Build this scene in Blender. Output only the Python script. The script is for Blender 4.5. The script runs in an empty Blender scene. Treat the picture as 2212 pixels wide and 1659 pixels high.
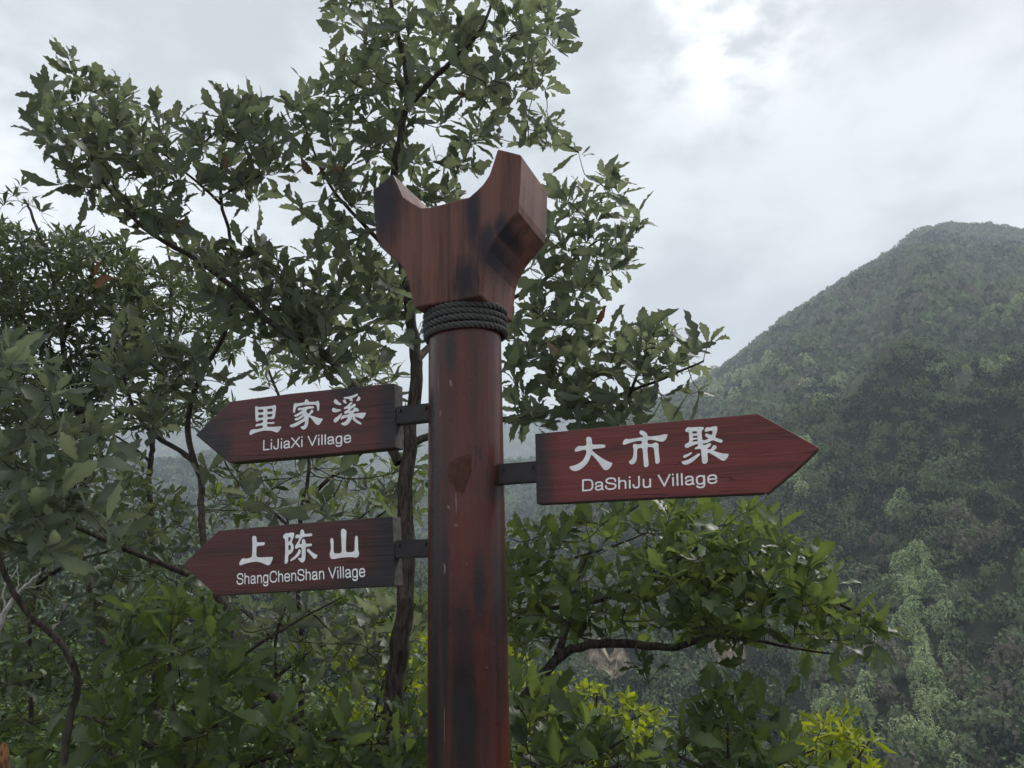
import bpy, bmesh, math, random
import numpy as np
from mathutils import Vector, Matrix

random.seed(7)
rng = np.random.default_rng(7)
S = bpy.context.scene
COL = S.collection

# ------------------------------------------------------------------ camera
CAM = np.array([0.0, 0.0, 1.55])
PITCH, ROLL = math.radians(14.4), math.radians(-1.34)
FD = 3195.0 / 1.8517                       # focal length in units of the 2212 px wide view
cp, sp, cr, sr = math.cos(PITCH), math.sin(PITCH), math.cos(ROLL), math.sin(ROLL)
RC = np.array([[1, 0, 0], [0, -sp, -cp], [0, cp, -sp]]) @ np.array([[cr, -sr, 0], [sr, cr, 0], [0, 0, 1]])
cam_d = bpy.data.cameras.new("camera")
cam = bpy.data.objects.new("camera", cam_d)
COL.objects.link(cam)
cam.matrix_world = Matrix([[*RC[0], CAM[0]], [*RC[1], CAM[1]], [*RC[2], CAM[2]], [0, 0, 0, 1]])
cam_d.sensor_width = 36.0
cam_d.lens = 3195.0 / 4096.0 * 36.0
cam_d.clip_start = 0.05
cam_d.clip_end = 20000
S.camera = cam

# ------------------------------------------------------------------ render settings, sky and sun
S.render.engine = 'CYCLES'
S.cycles.use_denoising = True
S.cycles.max_bounces = 6
S.cycles.diffuse_bounces = 3
S.cycles.glossy_bounces = 2
S.cycles.transmission_bounces = 4
S.cycles.volume_bounces = 1
S.cycles.sample_clamp_indirect = 4
S.view_settings.view_transform = 'Standard'
S.view_settings.look = 'None'
S.view_settings.exposure = 0.62
S.view_settings.gamma = 1.0
S.view_settings.use_curve_mapping = False

SUN_AZ, SUN_EL = math.radians(52), math.radians(50)        # azimuth measured from +Y towards +X
SUN_DIR = Vector((math.sin(SUN_AZ) * math.cos(SUN_EL), math.cos(SUN_AZ) * math.cos(SUN_EL), math.sin(SUN_EL)))
sun_d = bpy.data.lights.new("sun", 'SUN')
sun_d.energy = 2.2
sun_d.angle = math.radians(14)
sun_d.color = (1.0, 0.97, 0.92)
sun = bpy.data.objects.new("sun", sun_d)
sun.rotation_euler = SUN_DIR.to_track_quat('Z', 'Y').to_euler()
COL.objects.link(sun)


class NT:
    """small helper around a node tree"""
    def __init__(self, tree):
        self.t = tree
        tree.nodes.clear()

    def n(self, kind, **kw):
        nd = self.t.nodes.new(kind)
        for k, v in kw.items():
            setattr(nd, k, v)
        return nd

    def put(self, sock, v):
        if v is None:
            return
        if isinstance(v, bpy.types.NodeSocket):
            self.t.links.new(v, sock)
        else:
            if hasattr(sock, 'default_value') and not isinstance(v, (int, float)) and len(v) == 3 and sock.type == 'RGBA':
                v = (*v, 1)
            sock.default_value = v

    def math(self, op, a, b=None, c=None, clamp=False):
        nd = self.n('ShaderNodeMath', operation=op, use_clamp=clamp)
        for i, v in enumerate((a, b, c)):
            self.put(nd.inputs[i], v)
        return nd.outputs[0]

    def vmath(self, op, a, b=None, out=0):
        nd = self.n('ShaderNodeVectorMath', operation=op)
        self.put(nd.inputs[0], a)
        if b is not None:
            self.put(nd.inputs[1], b)
        return nd.outputs[out]

    def mix(self, f, a, b, blend='MIX'):
        nd = self.n('ShaderNodeMix', data_type='RGBA', blend_type=blend)
        self.put(nd.inputs[0], f)
        self.put(nd.inputs[6], a)
        self.put(nd.inputs[7], b)
        return nd.outputs[2]

    def noise(self, vec, scale, detail=4, rough=0.5, dist=0.0):
        nd = self.n('ShaderNodeTexNoise')
        self.put(nd.inputs['Vector'], vec)
        nd.inputs['Scale'].default_value = scale
        nd.inputs['Detail'].default_value = detail
        nd.inputs['Roughness'].default_value = rough
        nd.inputs['Distortion'].default_value = dist
        return nd.outputs[0]

    def ramp(self, v, lo, hi, a=0.0, b=1.0):
        nd = self.n('ShaderNodeMapRange', interpolation_type='SMOOTHSTEP')
        self.put(nd.inputs[0], v)
        for i, x in enumerate((lo, hi, a, b)):
            nd.inputs[i + 1].default_value = x
        return nd.outputs[0]

    def scale(self, vec, s, loc=(0, 0, 0)):
        nd = self.n('ShaderNodeMapping')
        self.put(nd.inputs[0], vec)
        nd.inputs['Scale'].default_value = s
        nd.inputs['Location'].default_value = loc
        return nd.outputs[0]


world = bpy.data.worlds.new("World")
S.world = world
world.use_nodes = True
w = NT(world.node_tree)
tc = w.n('ShaderNodeTexCoord').outputs['Generated']
dirn = w.vmath('NORMALIZE', tc)
sky = w.n('ShaderNodeTexSky', sky_type='NISHITA', sun_disc=False)
sky.sun_elevation = SUN_EL
sky.sun_rotation = SUN_AZ
sky.air_density = 1.2
sky.dust_density = 3.0
sepd = w.n('ShaderNodeSeparateXYZ')
w.put(sepd.inputs[0], dirn)
zz = w.math('MAXIMUM', sepd.outputs[2], 0.0)
den = w.math('ADD', zz, 0.22)
cmb = w.n('ShaderNodeCombineXYZ')
w.put(cmb.inputs[0], w.math('DIVIDE', sepd.outputs[0], den))
w.put(cmb.inputs[1], w.math('DIVIDE', sepd.outputs[1], den))
cv = cmb.outputs[0]
n1 = w.noise(w.scale(cv, (1, 1, 1), (3.1, 0.4, 0)), 1.1, 4, 0.5, 0.0)
n2 = w.noise(w.scale(dirn, (1.0, 1.0, 1.6), (7.7, 2.2, 1)), 4.5, 5, 0.5, 0.0)
cl = w.math('ADD', w.math('MULTIPLY', n1, 0.65), w.math('MULTIPLY', n2, 0.35))
n3 = w.noise(w.scale(dirn, (1.0, 1.0, 2.0), (1.7, 5.2, 3)), 11, 5, 0.55, 0.2)
cl = w.math('ADD', cl, w.math('MULTIPLY', w.math('SUBTRACT', n3, 0.5), 0.30))
cl = w.ramp(cl, 0.40, 0.60)
dark_cloud = (4.15, 4.4, 4.65)
pale_cloud = (6.0, 6.25, 6.5)
cloud = w.mix(cl, dark_cloud, pale_cloud)
thin = Vector((math.sin(.31) * math.cos(.64), math.cos(.31) * math.cos(.64), math.sin(.64)))     # where the cloud deck is thinnest
dots = w.vmath('DOT_PRODUCT', dirn, tuple(thin), out=1)
glow = w.math('POWER', w.math('MAXIMUM', dots, 0.0), 320.0)
glow = w.math('MULTIPLY', glow, w.ramp(w.math('ADD', w.math('MULTIPLY', n2, .5), w.math('MULTIPLY', n3, .5)), 0.42, 0.58, 0.05, 1.0))
cloud = w.mix(glow, cloud, (11.0, 11.1, 11.2))
thin2 = Vector((math.sin(-.54) * math.cos(.40), math.cos(-.54) * math.cos(.40), math.sin(.40)))
dot2 = w.vmath('DOT_PRODUCT', dirn, tuple(thin2), out=1)
glow2 = w.math('POWER', w.math('MAXIMUM', dot2, 0.0), 40.0)
glow2 = w.math('MULTIPLY', glow2, w.ramp(w.math('ADD', w.math('MULTIPLY', n2, .5), w.math('MULTIPLY', n3, .5)), 0.40, 0.58, 0.25, .9))
cloud = w.mix(glow2, cloud, (8.6, 8.8, 9.1))
low = w.ramp(sepd.outputs[2], 0.02, 0.45, 1.0, 0.0)
cloud = w.mix(w.math('MULTIPLY', low, 0.5), cloud, (6.2, 6.6, 7.1))
over = w.ramp(sepd.outputs[2], 0.55, 1.0, 1.0, 1.35)
cloud = w.vmath('SCALE', cloud, None)
w.put(cloud.node.inputs[3], over)
col = w.mix(0.93, sky.outputs[0], cloud)
bg = w.n('ShaderNodeBackground')
w.put(bg.inputs[0], col)
bg.inputs[1].default_value = 0.098
wo = w.n('ShaderNodeOutputWorld')
w.put(wo.inputs[0], bg.outputs[0])


# ------------------------------------------------------------------ helpers
def ray(X, Y):
    """direction from the camera through a point of the 2212 x 1659 view"""
    return RC @ np.array([(X - 1106.0) / FD, -(Y - 829.5) / FD, -1.0])


def at(X, Y, depth):
    """3-D point seen there at the given distance along +Y"""
    d = ray(X, Y)
    return CAM + d * (depth / d[1])


def proj(P):
    q = (np.asarray(P) - CAM) @ RC
    return 1106 + FD * q[..., 0] / -q[..., 2], 829.5 - FD * q[..., 1] / -q[..., 2]


def tag(o, label=None, cat=None, group=None, kind=None):
    for k, v in (('label', label), ('category', cat), ('group', group), ('kind', kind)):
        if v:
            o[k] = v
    return o


def empty(name, loc=(0, 0, 0), mat=None):
    o = bpy.data.objects.new(name, None)
    o.empty_display_size = 0.1
    COL.objects.link(o)
    if mat is not None:
        o.matrix_world = mat
    else:
        o.location = loc
    return o


def link(name, me, mat=None, parent=None, smooth=False):
    o = bpy.data.objects.new(name, me)
    COL.objects.link(o)
    if mat is not None and not me.materials:
        me.materials.append(mat)
    if smooth:
        me.shade_smooth()
    if parent is not None:
        o.parent = parent
    return o


def np_mesh(name, verts, faces, attr=None):
    """faces: (n,3) or (n,4) array"""
    verts = np.asarray(verts, dtype=np.float32)
    faces = np.asarray(faces, dtype=np.int32)
    me = bpy.data.meshes.new(name)
    k = faces.shape[1]
    me.vertices.add(len(verts))
    me.vertices.foreach_set('co', verts.ravel())
    me.loops.add(faces.size)
    me.loops.foreach_set('vertex_index', faces.ravel())
    me.polygons.add(len(faces))
    me.polygons.foreach_set('loop_start', np.arange(0, faces.size, k, dtype=np.int32))
    if attr is not None:
        a = me.attributes.new('tint', 'FLOAT', 'POINT')
        a.data.foreach_set('value', np.asarray(attr, dtype=np.float32))
    me.update(calc_edges=True)
    return me


def bm_mesh(name, bm):
    me = bpy.data.meshes.new(name)
    bm.normal_update()
    bm.to_mesh(me)
    bm.free()
    return me


def chaikin(p, n=1, closed=False):
    p = np.asarray(p, dtype=float)
    for _ in range(n):
        q = np.roll(p, -1, 0) if closed else p[1:]
        a = p if closed else p[:-1]
        r = np.empty((2 * len(a), p.shape[1]))
        r[0::2] = a * .75 + q * .25
        r[1::2] = a * .25 + q * .75
        if not closed:
            r = np.vstack([p[:1], r, p[-1:]])
        p = r
    return p


def frames(P):
    """parallel-transport frames along a polyline"""
    T = np.gradient(P, axis=0)
    T /= np.linalg.norm(T, axis=1)[:, None] + 1e-12
    up = np.array([0, 0, 1.0]) if abs(T[0, 2]) < .9 else np.array([1.0, 0, 0])
    n = np.cross(T[0], up)
    n /= np.linalg.norm(n)
    N = [n]
    for i in range(1, len(P)):
        n = N[-1] - T[i] * (N[-1] @ T[i])
        N.append(n / (np.linalg.norm(n) + 1e-12))
    N = np.array(N)
    return T, N, np.cross(T, N)


class Soup:
    """collects tubes and other quads into one mesh"""
    def __init__(self):
        self.v, self.f, self.n = [], [], 0

    def tube(self, P, R, sides=6, knob=0.0):
        P = np.asarray(P, dtype=float)
        R = np.broadcast_to(np.asarray(R, dtype=float), (len(P),))
        T, N, B = frames(P)
        a = np.linspace(0, 2 * np.pi, sides, endpoint=False)
        rr = R[:, None] * (1 + knob * rng.normal(size=(len(P), sides))) if knob else R[:, None] * np.ones((1, sides))
        V = P[:, None] + rr[..., None] * (np.cos(a)[None, :, None] * N[:, None] + np.sin(a)[None, :, None] * B[:, None])
        i = np.arange(len(P) - 1)[:, None] * sides
        j = np.arange(sides)[None]
        k = (j + 1) % sides
        F = np.stack([i + j, i + k, i + sides + k, i + sides + j], -1).reshape(-1, 4)
        self.v.append(V.reshape(-1, 3))
        self.f.append(F + self.n)
        self.n += len(P) * sides

    def mesh(self, name):
        return np_mesh(name, np.vstack(self.v), np.vstack(self.f))


# ------------------------------------------------------------------ materials
def new_mat(name):
    m = bpy.data.materials.new(name)
    m.use_nodes = True
    return m, NT(m.node_tree)


def finish(nt, bsdf, vol=None):
    o = nt.n('ShaderNodeOutputMaterial')
    nt.put(o.inputs[0], bsdf)
    return o


def principled(nt, color, rough=0.6, spec=0.5, normal=None, **kw):
    p = nt.n('ShaderNodeBsdfPrincipled')
    nt.put(p.inputs['Base Color'], color)
    nt.put(p.inputs['Roughness'], rough)
    p.inputs['Specular IOR Level'].default_value = spec
    if normal is not None:
        nt.put(p.inputs['Normal'], normal)
    for k, v in kw.items():
        nt.put(p.inputs[k.replace('_', ' ')], v)
    return p.outputs[0]


def bump(nt, h, strength=0.3, dist=0.01):
    b = nt.n('ShaderNodeBump')
    nt.put(b.inputs['Height'], h)
    b.inputs['Strength'].default_value = strength
    b.inputs['Distance'].default_value = dist
    return b.outputs[0]


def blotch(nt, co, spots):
    """union of soft stains and painted-in shade; spots = (x, y, z, rx, ry, rz) in object space"""
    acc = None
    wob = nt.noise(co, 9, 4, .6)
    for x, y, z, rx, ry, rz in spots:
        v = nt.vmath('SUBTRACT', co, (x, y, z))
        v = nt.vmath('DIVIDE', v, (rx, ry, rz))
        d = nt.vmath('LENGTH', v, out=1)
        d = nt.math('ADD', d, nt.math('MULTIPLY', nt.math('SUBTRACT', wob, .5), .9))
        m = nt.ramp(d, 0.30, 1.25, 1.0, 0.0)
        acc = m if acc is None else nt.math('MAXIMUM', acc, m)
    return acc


def wood(name, axis, red, dark, spots, rough=.38, grain=1.0, black=(.007, .007, .009), spec=.35, coat=.12):
    m, nt = new_mat(name)
    co = nt.n('ShaderNodeTexCoord').outputs['Object']
    st = {'x': (1.2, 26, 26), 'z': (26, 26, 1.2)}[axis]
    warp = nt.noise(co, 3.0, 3, .5)
    wv = nt.vmath('ADD', co, nt.vmath('SCALE', nt.n('ShaderNodeCombineXYZ').outputs[0]))
    g1 = nt.noise(nt.scale(co, st), 2.2, 5, .6, .6)
    g2 = nt.noise(nt.scale(co, tuple(s * 3.2 for s in st)), 3.0, 4, .6, .3)
    g3 = nt.noise(nt.scale(co, tuple(s * .35 for s in st), (4, 2, 1)), 2.0, 3, .5)
    f = nt.math('ADD', nt.math('MULTIPLY', g1, .6), nt.math('MULTIPLY', g2, .4))
    f = nt.ramp(f, .34, .66)
    ck = nt.noise(nt.scale(co, tuple(v * .55 if v > 5 else v * .5 for v in st), (9, 3, 7)), 2.6, 3, .5, .4)
    crack = nt.math('MULTIPLY', nt.ramp(nt.math('ABSOLUTE', nt.math('SUBTRACT', ck, .5)), .002, .012, 1, 0), nt.ramp(nt.noise(co, 4.5, 2), .48, .60))
    c = nt.mix(f, dark, red)
    c = nt.mix(nt.ramp(g3, .40, .62, 0, .55), c, tuple(x * 1.55 for x in red))
    fl = nt.noise(nt.scale(co, (1, 1, 1)), 140, 2, .5)
    fleck = nt.math('MULTIPLY', nt.ramp(fl, .70, .76), nt.ramp(nt.noise(co, 6, 2), .5, .62))
    c = nt.mix(nt.math('MULTIPLY', fleck, .55), c, (.22, .15, .13))
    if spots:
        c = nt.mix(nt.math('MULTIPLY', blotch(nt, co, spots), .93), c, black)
    c = nt.mix(nt.math('MULTIPLY', crack, .85), c, black)
    h = nt.math('ADD', nt.math('MULTIPLY', g1, .7), nt.math('MULTIPLY', g2, .5))
    h = nt.math('SUBTRACT', h, nt.math('MULTIPLY', crack, .8))
    r = nt.ramp(nt.noise(co, 5, 4, .6), .3, .7, rough - .08, rough + .14)
    finish(nt, principled(nt, c, r, spec, bump(nt, h, .35 * grain, .006), Coat_Weight=coat, Coat_Roughness=.22))
    return m


def bark(name, c1, c2, sc=1.0):
    m, nt = new_mat(name)
    co = nt.n('ShaderNodeTexCoord').outputs['Object']
    a = nt.noise(nt.scale(co, (26 * sc, 26 * sc, 6 * sc)), 1.6, 6, .65, .8)
    b = nt.noise(co, 5 * sc, 5, .6)
    c = nt.mix(nt.ramp(a, .35, .65), c1, c2)
    c = nt.mix(nt.ramp(b, .55, .72, 0, .6), c, tuple(x * 1.7 for x in c2))
    finish(nt, principled(nt, c, .85, .2, bump(nt, a, .8, .012)))
    return m


def leaf_mat(name, dark, light, trans, tw=.3, rough=.45, spec=.35):
    m, nt = new_mat(name)
    t = nt.n('ShaderNodeAttribute', attribute_name='tint').outputs['Fac']
    rnd = nt.n('ShaderNodeObjectInfo').outputs['Random']
    co = nt.n('ShaderNodeTexCoord').outputs['Object']
    geo = nt.n('ShaderNodeNewGeometry')
    big = nt.noise(geo.outputs['Position'], 1.7, 2)
    t = nt.math('ADD', nt.math('MULTIPLY', t, .6), nt.math('ADD', nt.math('MULTIPLY', rnd, .25), nt.math('MULTIPLY', big, .3)))
    c = nt.mix(nt.ramp(t, .15, 1.0), dark, light)
    spot = nt.noise(geo.outputs['Position'], 60, 3)
    c = nt.mix(nt.ramp(spot, .62, .75, 0, .5), c, (.10, .085, .03))
    c = nt.mix(nt.math('MULTIPLY', geo.outputs['Backfacing'], .35), c, (.13, .17, .13))
    p = principled(nt, c, rough, spec)
    tr = nt.n('ShaderNodeBsdfTranslucent')
    nt.put(tr.inputs[0], nt.mix(nt.ramp(t, .2, 1.1), tuple(x * .6 for x in trans), trans))
    mx = nt.n('ShaderNodeMixShader')
    mx.inputs[0].default_value = tw
    nt.put(mx.inputs[1], p)
    nt.put(mx.inputs[2], tr.outputs[0])
    finish(nt, mx.outputs[0])
    return m


def plain(name, c, rough=.6, spec=.4, nscale=20, var=.3, **kw):
    m, nt = new_mat(name)
    co = nt.n('ShaderNodeTexCoord').outputs['Object']
    n = nt.noise(co, nscale, 5, .6)
    cc = nt.mix(nt.ramp(n, .3, .7), tuple(x * (1 - var) for x in c), tuple(min(1, x * (1 + var)) for x in c))
    finish(nt, principled(nt, cc, rough, spec, bump(nt, n, .3, .005), **kw))
    return m


def forest_mat(name, a, b, c, each=False):
    m, nt = new_mat(name)
    t = nt.n('ShaderNodeAttribute', attribute_name='tint').outputs['Fac']
    if each:                                                # plants differ from one another
        t = nt.math('ADD', nt.math('MULTIPLY', t, .6), nt.math('MULTIPLY', nt.n('ShaderNodeObjectInfo').outputs['Random'], .5))
    col_ = nt.mix(nt.ramp(t, 0, .6), a, b)
    col_ = nt.mix(nt.ramp(t, .72, 1.0), col_, c)
    d = nt.n('ShaderNodeBsdfDiffuse')
    nt.put(d.inputs[0], col_)
    tr = nt.n('ShaderNodeBsdfTranslucent')
    nt.put(tr.inputs[0], col_)
    mx = nt.n('ShaderNodeMixShader')
    mx.inputs[0].default_value = .15
    nt.put(mx.inputs[1], d.outputs[0])
    nt.put(mx.inputs[2], tr.outputs[0])
    finish(nt, mx.outputs[0])
    return m


M = {}
M['oak_leaf'] = leaf_mat('oak_leaf', (.050, .066, .048), (.092, .116, .074), (.25, .29, .15), .48, .45, .45)
M['bush_leaf'] = leaf_mat('bush_leaf', (.018, .034, .014), (.082, .118, .040), (.22, .29, .06), .40, .42, .35)
M['far_leaf'] = leaf_mat('far_leaf', (.040, .055, .040), (.080, .105, .060), (.16, .20, .07), .36)
M['lime_leaf'] = leaf_mat('lime_leaf', (.10, .16, .015), (.24, .30, .03), (.42, .48, .03), .45)
M['under_leaf'] = leaf_mat('under_leaf', (.028, .055, .018), (.10, .15, .045), (.18, .26, .05), .35)
M['withered'] = leaf_mat('withered', (.10, .045, .022), (.24, .13, .08), (.22, .10, .05), .3, .8, .1)
M['bark'] = bark('bark', (.020, .016, .013), (.075, .062, .050))
M['twig'] = bark('twig', (.030, .024, .018), (.085, .072, .050), 3)
M['dead_wood'] = bark('dead_wood', (.30, .28, .25), (.50, .47, .43), 2)
M['letter'] = plain('letter_paint', (.80, .80, .81), .5, .4, 45, .10)
M['steel'] = plain('bracket_steel', (.014, .011, .012), .45, .4, 30, .4)
M['endgrain'] = plain('weathered_end', (.085, .08, .078), .8, .2, 40, .35)
M['rope'] = plain('rope_fibre', (.075, .073, .072), .85, .25, 260, .5)
M['putty'] = plain('putty', (.070, .030, .022), .5, .15, 50, .25)
M['scar'] = plain('bare_scar', (.20, .14, .12), .8, .15, 80, .3)
M['road'] = plain('concrete', (.26, .255, .24), .9, .2, 8, .15)
M['forest'] = forest_mat('forest', (.010, .020, .014), (.15, .20, .10), (.16, .14, .11))
M['bamboo'] = forest_mat('bamboo', (.16, .24, .10), (.36, .44, .22), (.46, .47, .28), True)


def soil(name, a, b):
    m, nt = new_mat(name)
    co = nt.n('ShaderNodeTexCoord').outputs['Object']
    n = nt.noise(co, .08, 8, .7)
    finish(nt, principled(nt, nt.mix(nt.ramp(n, .35, .65), a, b), .95, .1, bump(nt, n, 1, 3)))
    return m


M['slope'] = soil('hill_soil', (.010, .016, .010), (.040, .048, .028))

# =========================================================================================
# GROUND AND HILLS
# =========================================================================================


def azel(X, Y):
    d = ray(X, Y)
    return math.atan2(d[0], d[1]), math.atan2(d[2], math.hypot(d[0], d[1]))


def vnoise(x, y, seed=0):
    """smooth value noise, vectorised"""
    xi, yi = np.floor(x).astype(int), np.floor(y).astype(int)
    fx, fy = x - xi, y - yi
    fx, fy = fx * fx * (3 - 2 * fx), fy * fy * (3 - 2 * fy)

    def h(a, b):
        n = np.sin(a * 127.1 + b * 311.7 + seed * 74.7) * 43758.5453
        return n - np.floor(n)
    return (h(xi, yi) * (1 - fx) * (1 - fy) + h(xi + 1, yi) * fx * (1 - fy) + h(xi, yi + 1) * (1 - fx) * fy + h(xi + 1, yi + 1) * fx * fy) - .5


def fbm(x, y, seed=0, octs=4):
    s, a = 0, 1.0
    for o in range(octs):
        s = s + a * vnoise(x * 2 ** o, y * 2 ** o, seed + o)
        a *= .5
    return s


class Hill:
    """a wooded ridge: foot at r0, crest at R(az) with crest elevation e(az), falling away behind"""
    def __init__(self, crest, r0, z0, shape=1.0, amp=.05, ns=.01, seed=1, spurs=()):
        pts = sorted((azel(X, Y) + (R,)) for X, Y, R in crest)
        self.a = np.array([p[0] for p in pts])
        self.zc = np.array([CAM[2] + p[2] * math.tan(p[1]) for p in pts])
        self.R = np.array([p[2] for p in pts], dtype=float)
        self.r0, self.z0, self.shape, self.amp, self.ns, self.seed = r0, z0, shape, amp, ns, seed
        self.spurs = spurs

    def z(self, az, r):
        R = np.interp(az, self.a, self.R)
        zc = np.interp(az, self.a, self.zc)
        t = (r - self.r0) / (R - self.r0)
        u = np.clip(t, 0, 1)
        base = self.z0 + (zc - self.z0) * u ** self.shape
        x, y = r * np.sin(az), r * np.cos(az)
        env = np.clip(u * 4, 0, 1) * np.clip((1 - u) * 3.0, .08, 1)
        n = fbm(x * self.ns, y * self.ns, self.seed)
        rid = -np.abs(vnoise(x * self.ns * .8 + y * self.ns * .3, y * self.ns * .5, self.seed + 9)) + .2
        z = base + (zc - self.z0) * self.amp * env * (1.2 * n + 1.6 * rid)
        for a0, t0, a1, t1, hh, ww in self.spurs:            # side ridges running down from the crest
            px_, py_ = np.degrees(az), t * 22
            qx, qy = a1 - a0, (t1 - t0) * 22
            k_ = np.clip(((px_ - a0) * qx + (py_ - t0 * 22) * qy) / (qx * qx + qy * qy), 0, 1)
            dd_ = np.hypot(px_ - a0 - k_ * qx, py_ - t0 * 22 - k_ * qy)
            z = z + hh * np.exp(-(dd_ / ww) ** 2) * np.clip(u * 5, 0, 1) * np.clip((1 - u) * 2.2, 0, 1)
        back = np.clip(t - 1, 0, 9)
        return z - back * (zc - self.z0) * 1.2

    def grid(self, a0, a1, na, nr):
        A = np.linspace(a0, a1, na)
        T = np.concatenate([np.linspace(0, 1, nr), [1.04, 1.12, 1.3, 1.6]])
        R = np.interp(A, self.a, self.R)
        rr = self.r0 + T[None] * (R[:, None] - self.r0)
        AA = np.repeat(A[:, None], len(T), 1)
        Z = self.z(AA, rr)
        V = np.stack([rr * np.sin(AA), rr * np.cos(AA), Z], -1).reshape(-1, 3)
        n = len(T)
        i = (np.arange(na - 1)[:, None] * n + np.arange(n - 1)[None]).ravel()
        return V, np.stack([i, i + n, i + n + 1, i + 1], -1)

    def hit(self, X, Y):
        a, e = azel(X, Y)
        r = np.linspace(self.r0, float(np.interp(a, self.a, self.R)) * 1.01, 900)
        z = self.z(np.full_like(r, a), r)
        el = np.arctan2(z - CAM[2], r)
        k = np.argmax(el >= e)
        if el[k] < e:
            k = len(r) - 1
        return np.array([r[k] * math.sin(a), r[k] * math.cos(a), z[k]])


mountain = Hill([(900, 1340, 651), (1100, 1160, 682), (1250, 995, 728), (1380, 903, 775), (1500, 853, 806), (1590, 797, 837), (1700, 706, 868),
                 (1800, 642, 899), (1900, 576, 930), (1950, 542, 945), (1985, 514, 961), (2030, 502, 968), (2090, 502, 976), (2150, 506, 976),
                 (2212, 516, 976), (2400, 570, 992), (2700, 650, 992), (3400, 810, 992)], 110, -42, 1.0, .07, .009, 3, [(25, .62, 17, .38, 8, 1.6), (30, .66, 27, .25, 10, 1.9), (35, .7, 34, .2, 11, 2.0), (21, .36, 19, .10, 7, 1.6)])
near_hill = Hill([(-1500, 980, 300), (-600, 1060, 260), (0, 1120, 240), (250, 1150, 235), (420, 1185, 235), (620, 1190, 250), (800, 1210, 270), (950, 1260, 280),
                  (1150, 1370, 290), (1400, 1500, 290), (1700, 1700, 290), (2200, 1900, 300)], 70, -28, 1.0, .12, .02, 5)
mid_hill = Hill([(-1500, 900, 900), (0, 1030, 900), (300, 1010, 900), (500, 985, 900), (700, 1010, 900), (850, 1045, 920), (1000, 1010, 950), (1150, 1000, 950),
                 (1300, 1010, 950), (1600, 1040, 950), (2400, 1100, 950)], 380, -30, 1.0, .12, .006, 8)
far_hill = Hill([(-1500, 840, 2300), (0, 960, 2300), (200, 945, 2300), (350, 925, 2300), (480, 915, 2300), (620, 925, 2300), (800, 915, 2300), (950, 925, 2300),
                 (1100, 905, 2300), (1300, 900, 2300), (1450, 880, 2300), (1800, 900, 2300), (2600, 950, 2300)], 1100, -20, 1.0, .12, .0022, 11)

# ground: one sheet from the road at the camera down the bank, across the valley and out to the horizon
gx = np.concatenate([-np.geomspace(4400, 12, 42), np.linspace(-10, 10, 41), np.geomspace(12, 4400, 42)])
gy = np.concatenate([-np.geomspace(450, 8, 20), np.linspace(-6, 24, 76), np.geomspace(25, 3650, 52)])


def ground_z(x, y):
    yy = y + .35 * np.sin(x * .5)
    d = np.clip(yy - 3.1, 0, None)
    z = -.55 * d / (1 + d / 75.0)
    return z + np.clip(d, 0, 2) * .12 * vnoise(x * 1.7, y * 1.7, 2)


GX, GY = np.meshgrid(gx, gy, indexing='ij')
GZ = ground_z(GX, GY)
ny = len(gy)
ii = (np.arange(len(gx) - 1)[:, None] * ny + np.arange(ny - 1)[None]).ravel()
g = link('ground', np_mesh('ground', np.stack([GX, GY, GZ], -1).reshape(-1, 3), np.stack([ii, ii + ny, ii + ny + 1, ii + 1], -1)), M['slope'], smooth=True)
tag(g, 'dark soil bank falling from the roadside to the valley', kind='structure')
rd = []
RX = np.linspace(-60, 60, 121)
V = np.array([[x, y, .006] for x in RX for y in (-3.2, 1.9 - .35 * math.sin(x * .5) * .3)])
k = np.arange(120) * 2
road = link('road', np_mesh('road', V, np.stack([k, k + 2, k + 3, k + 1], -1)), M['road'])
tag(road, 'pale concrete road in front of the signpost', kind='structure')

AZ0, AZ1 = math.radians(-62), math.radians(62)
for nm, hill, lab, na, nr in (('mountain', mountain, 'tall wooded mountain filling the right of the view', 200, 110),
                              ('hill', near_hill, 'dark wooded slope low behind the left trees', 150, 60),
                              ('hill', mid_hill, 'middle distance wooded ridge seen between the signs', 140, 50),
                              ('hill', far_hill, 'farthest pale blue ridge on the horizon', 140, 40)):
    V, F = hill.grid(AZ0, AZ1, na, nr)
    tag(link(nm, np_mesh(nm, V, F), M['slope'], smooth=True), lab, kind='structure')

# rocky cuts on the mountain foot, where no trees grow
CUTS = [(1340, 1438, 62, 44), (1598, 1412, 62, 40)]


GROVES = [(1990, 1290, 36, 60), (2005, 1370, 50, 60), (2010, 1460, 52, 70), (2015, 1560, 56, 80), (2010, 1640, 60, 60), (1860, 1545, 26, 24), (1812, 850, 40, 22), (1852, 830, 36, 18),
          (2080, 830, 40, 16), (2140, 818, 36, 16), (2190, 695, 20, 16), (1738, 1005, 32, 26), (1715, 1055, 20, 26), (1935, 1135, 22, 22), (1600, 850, 60, 20)]


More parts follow.
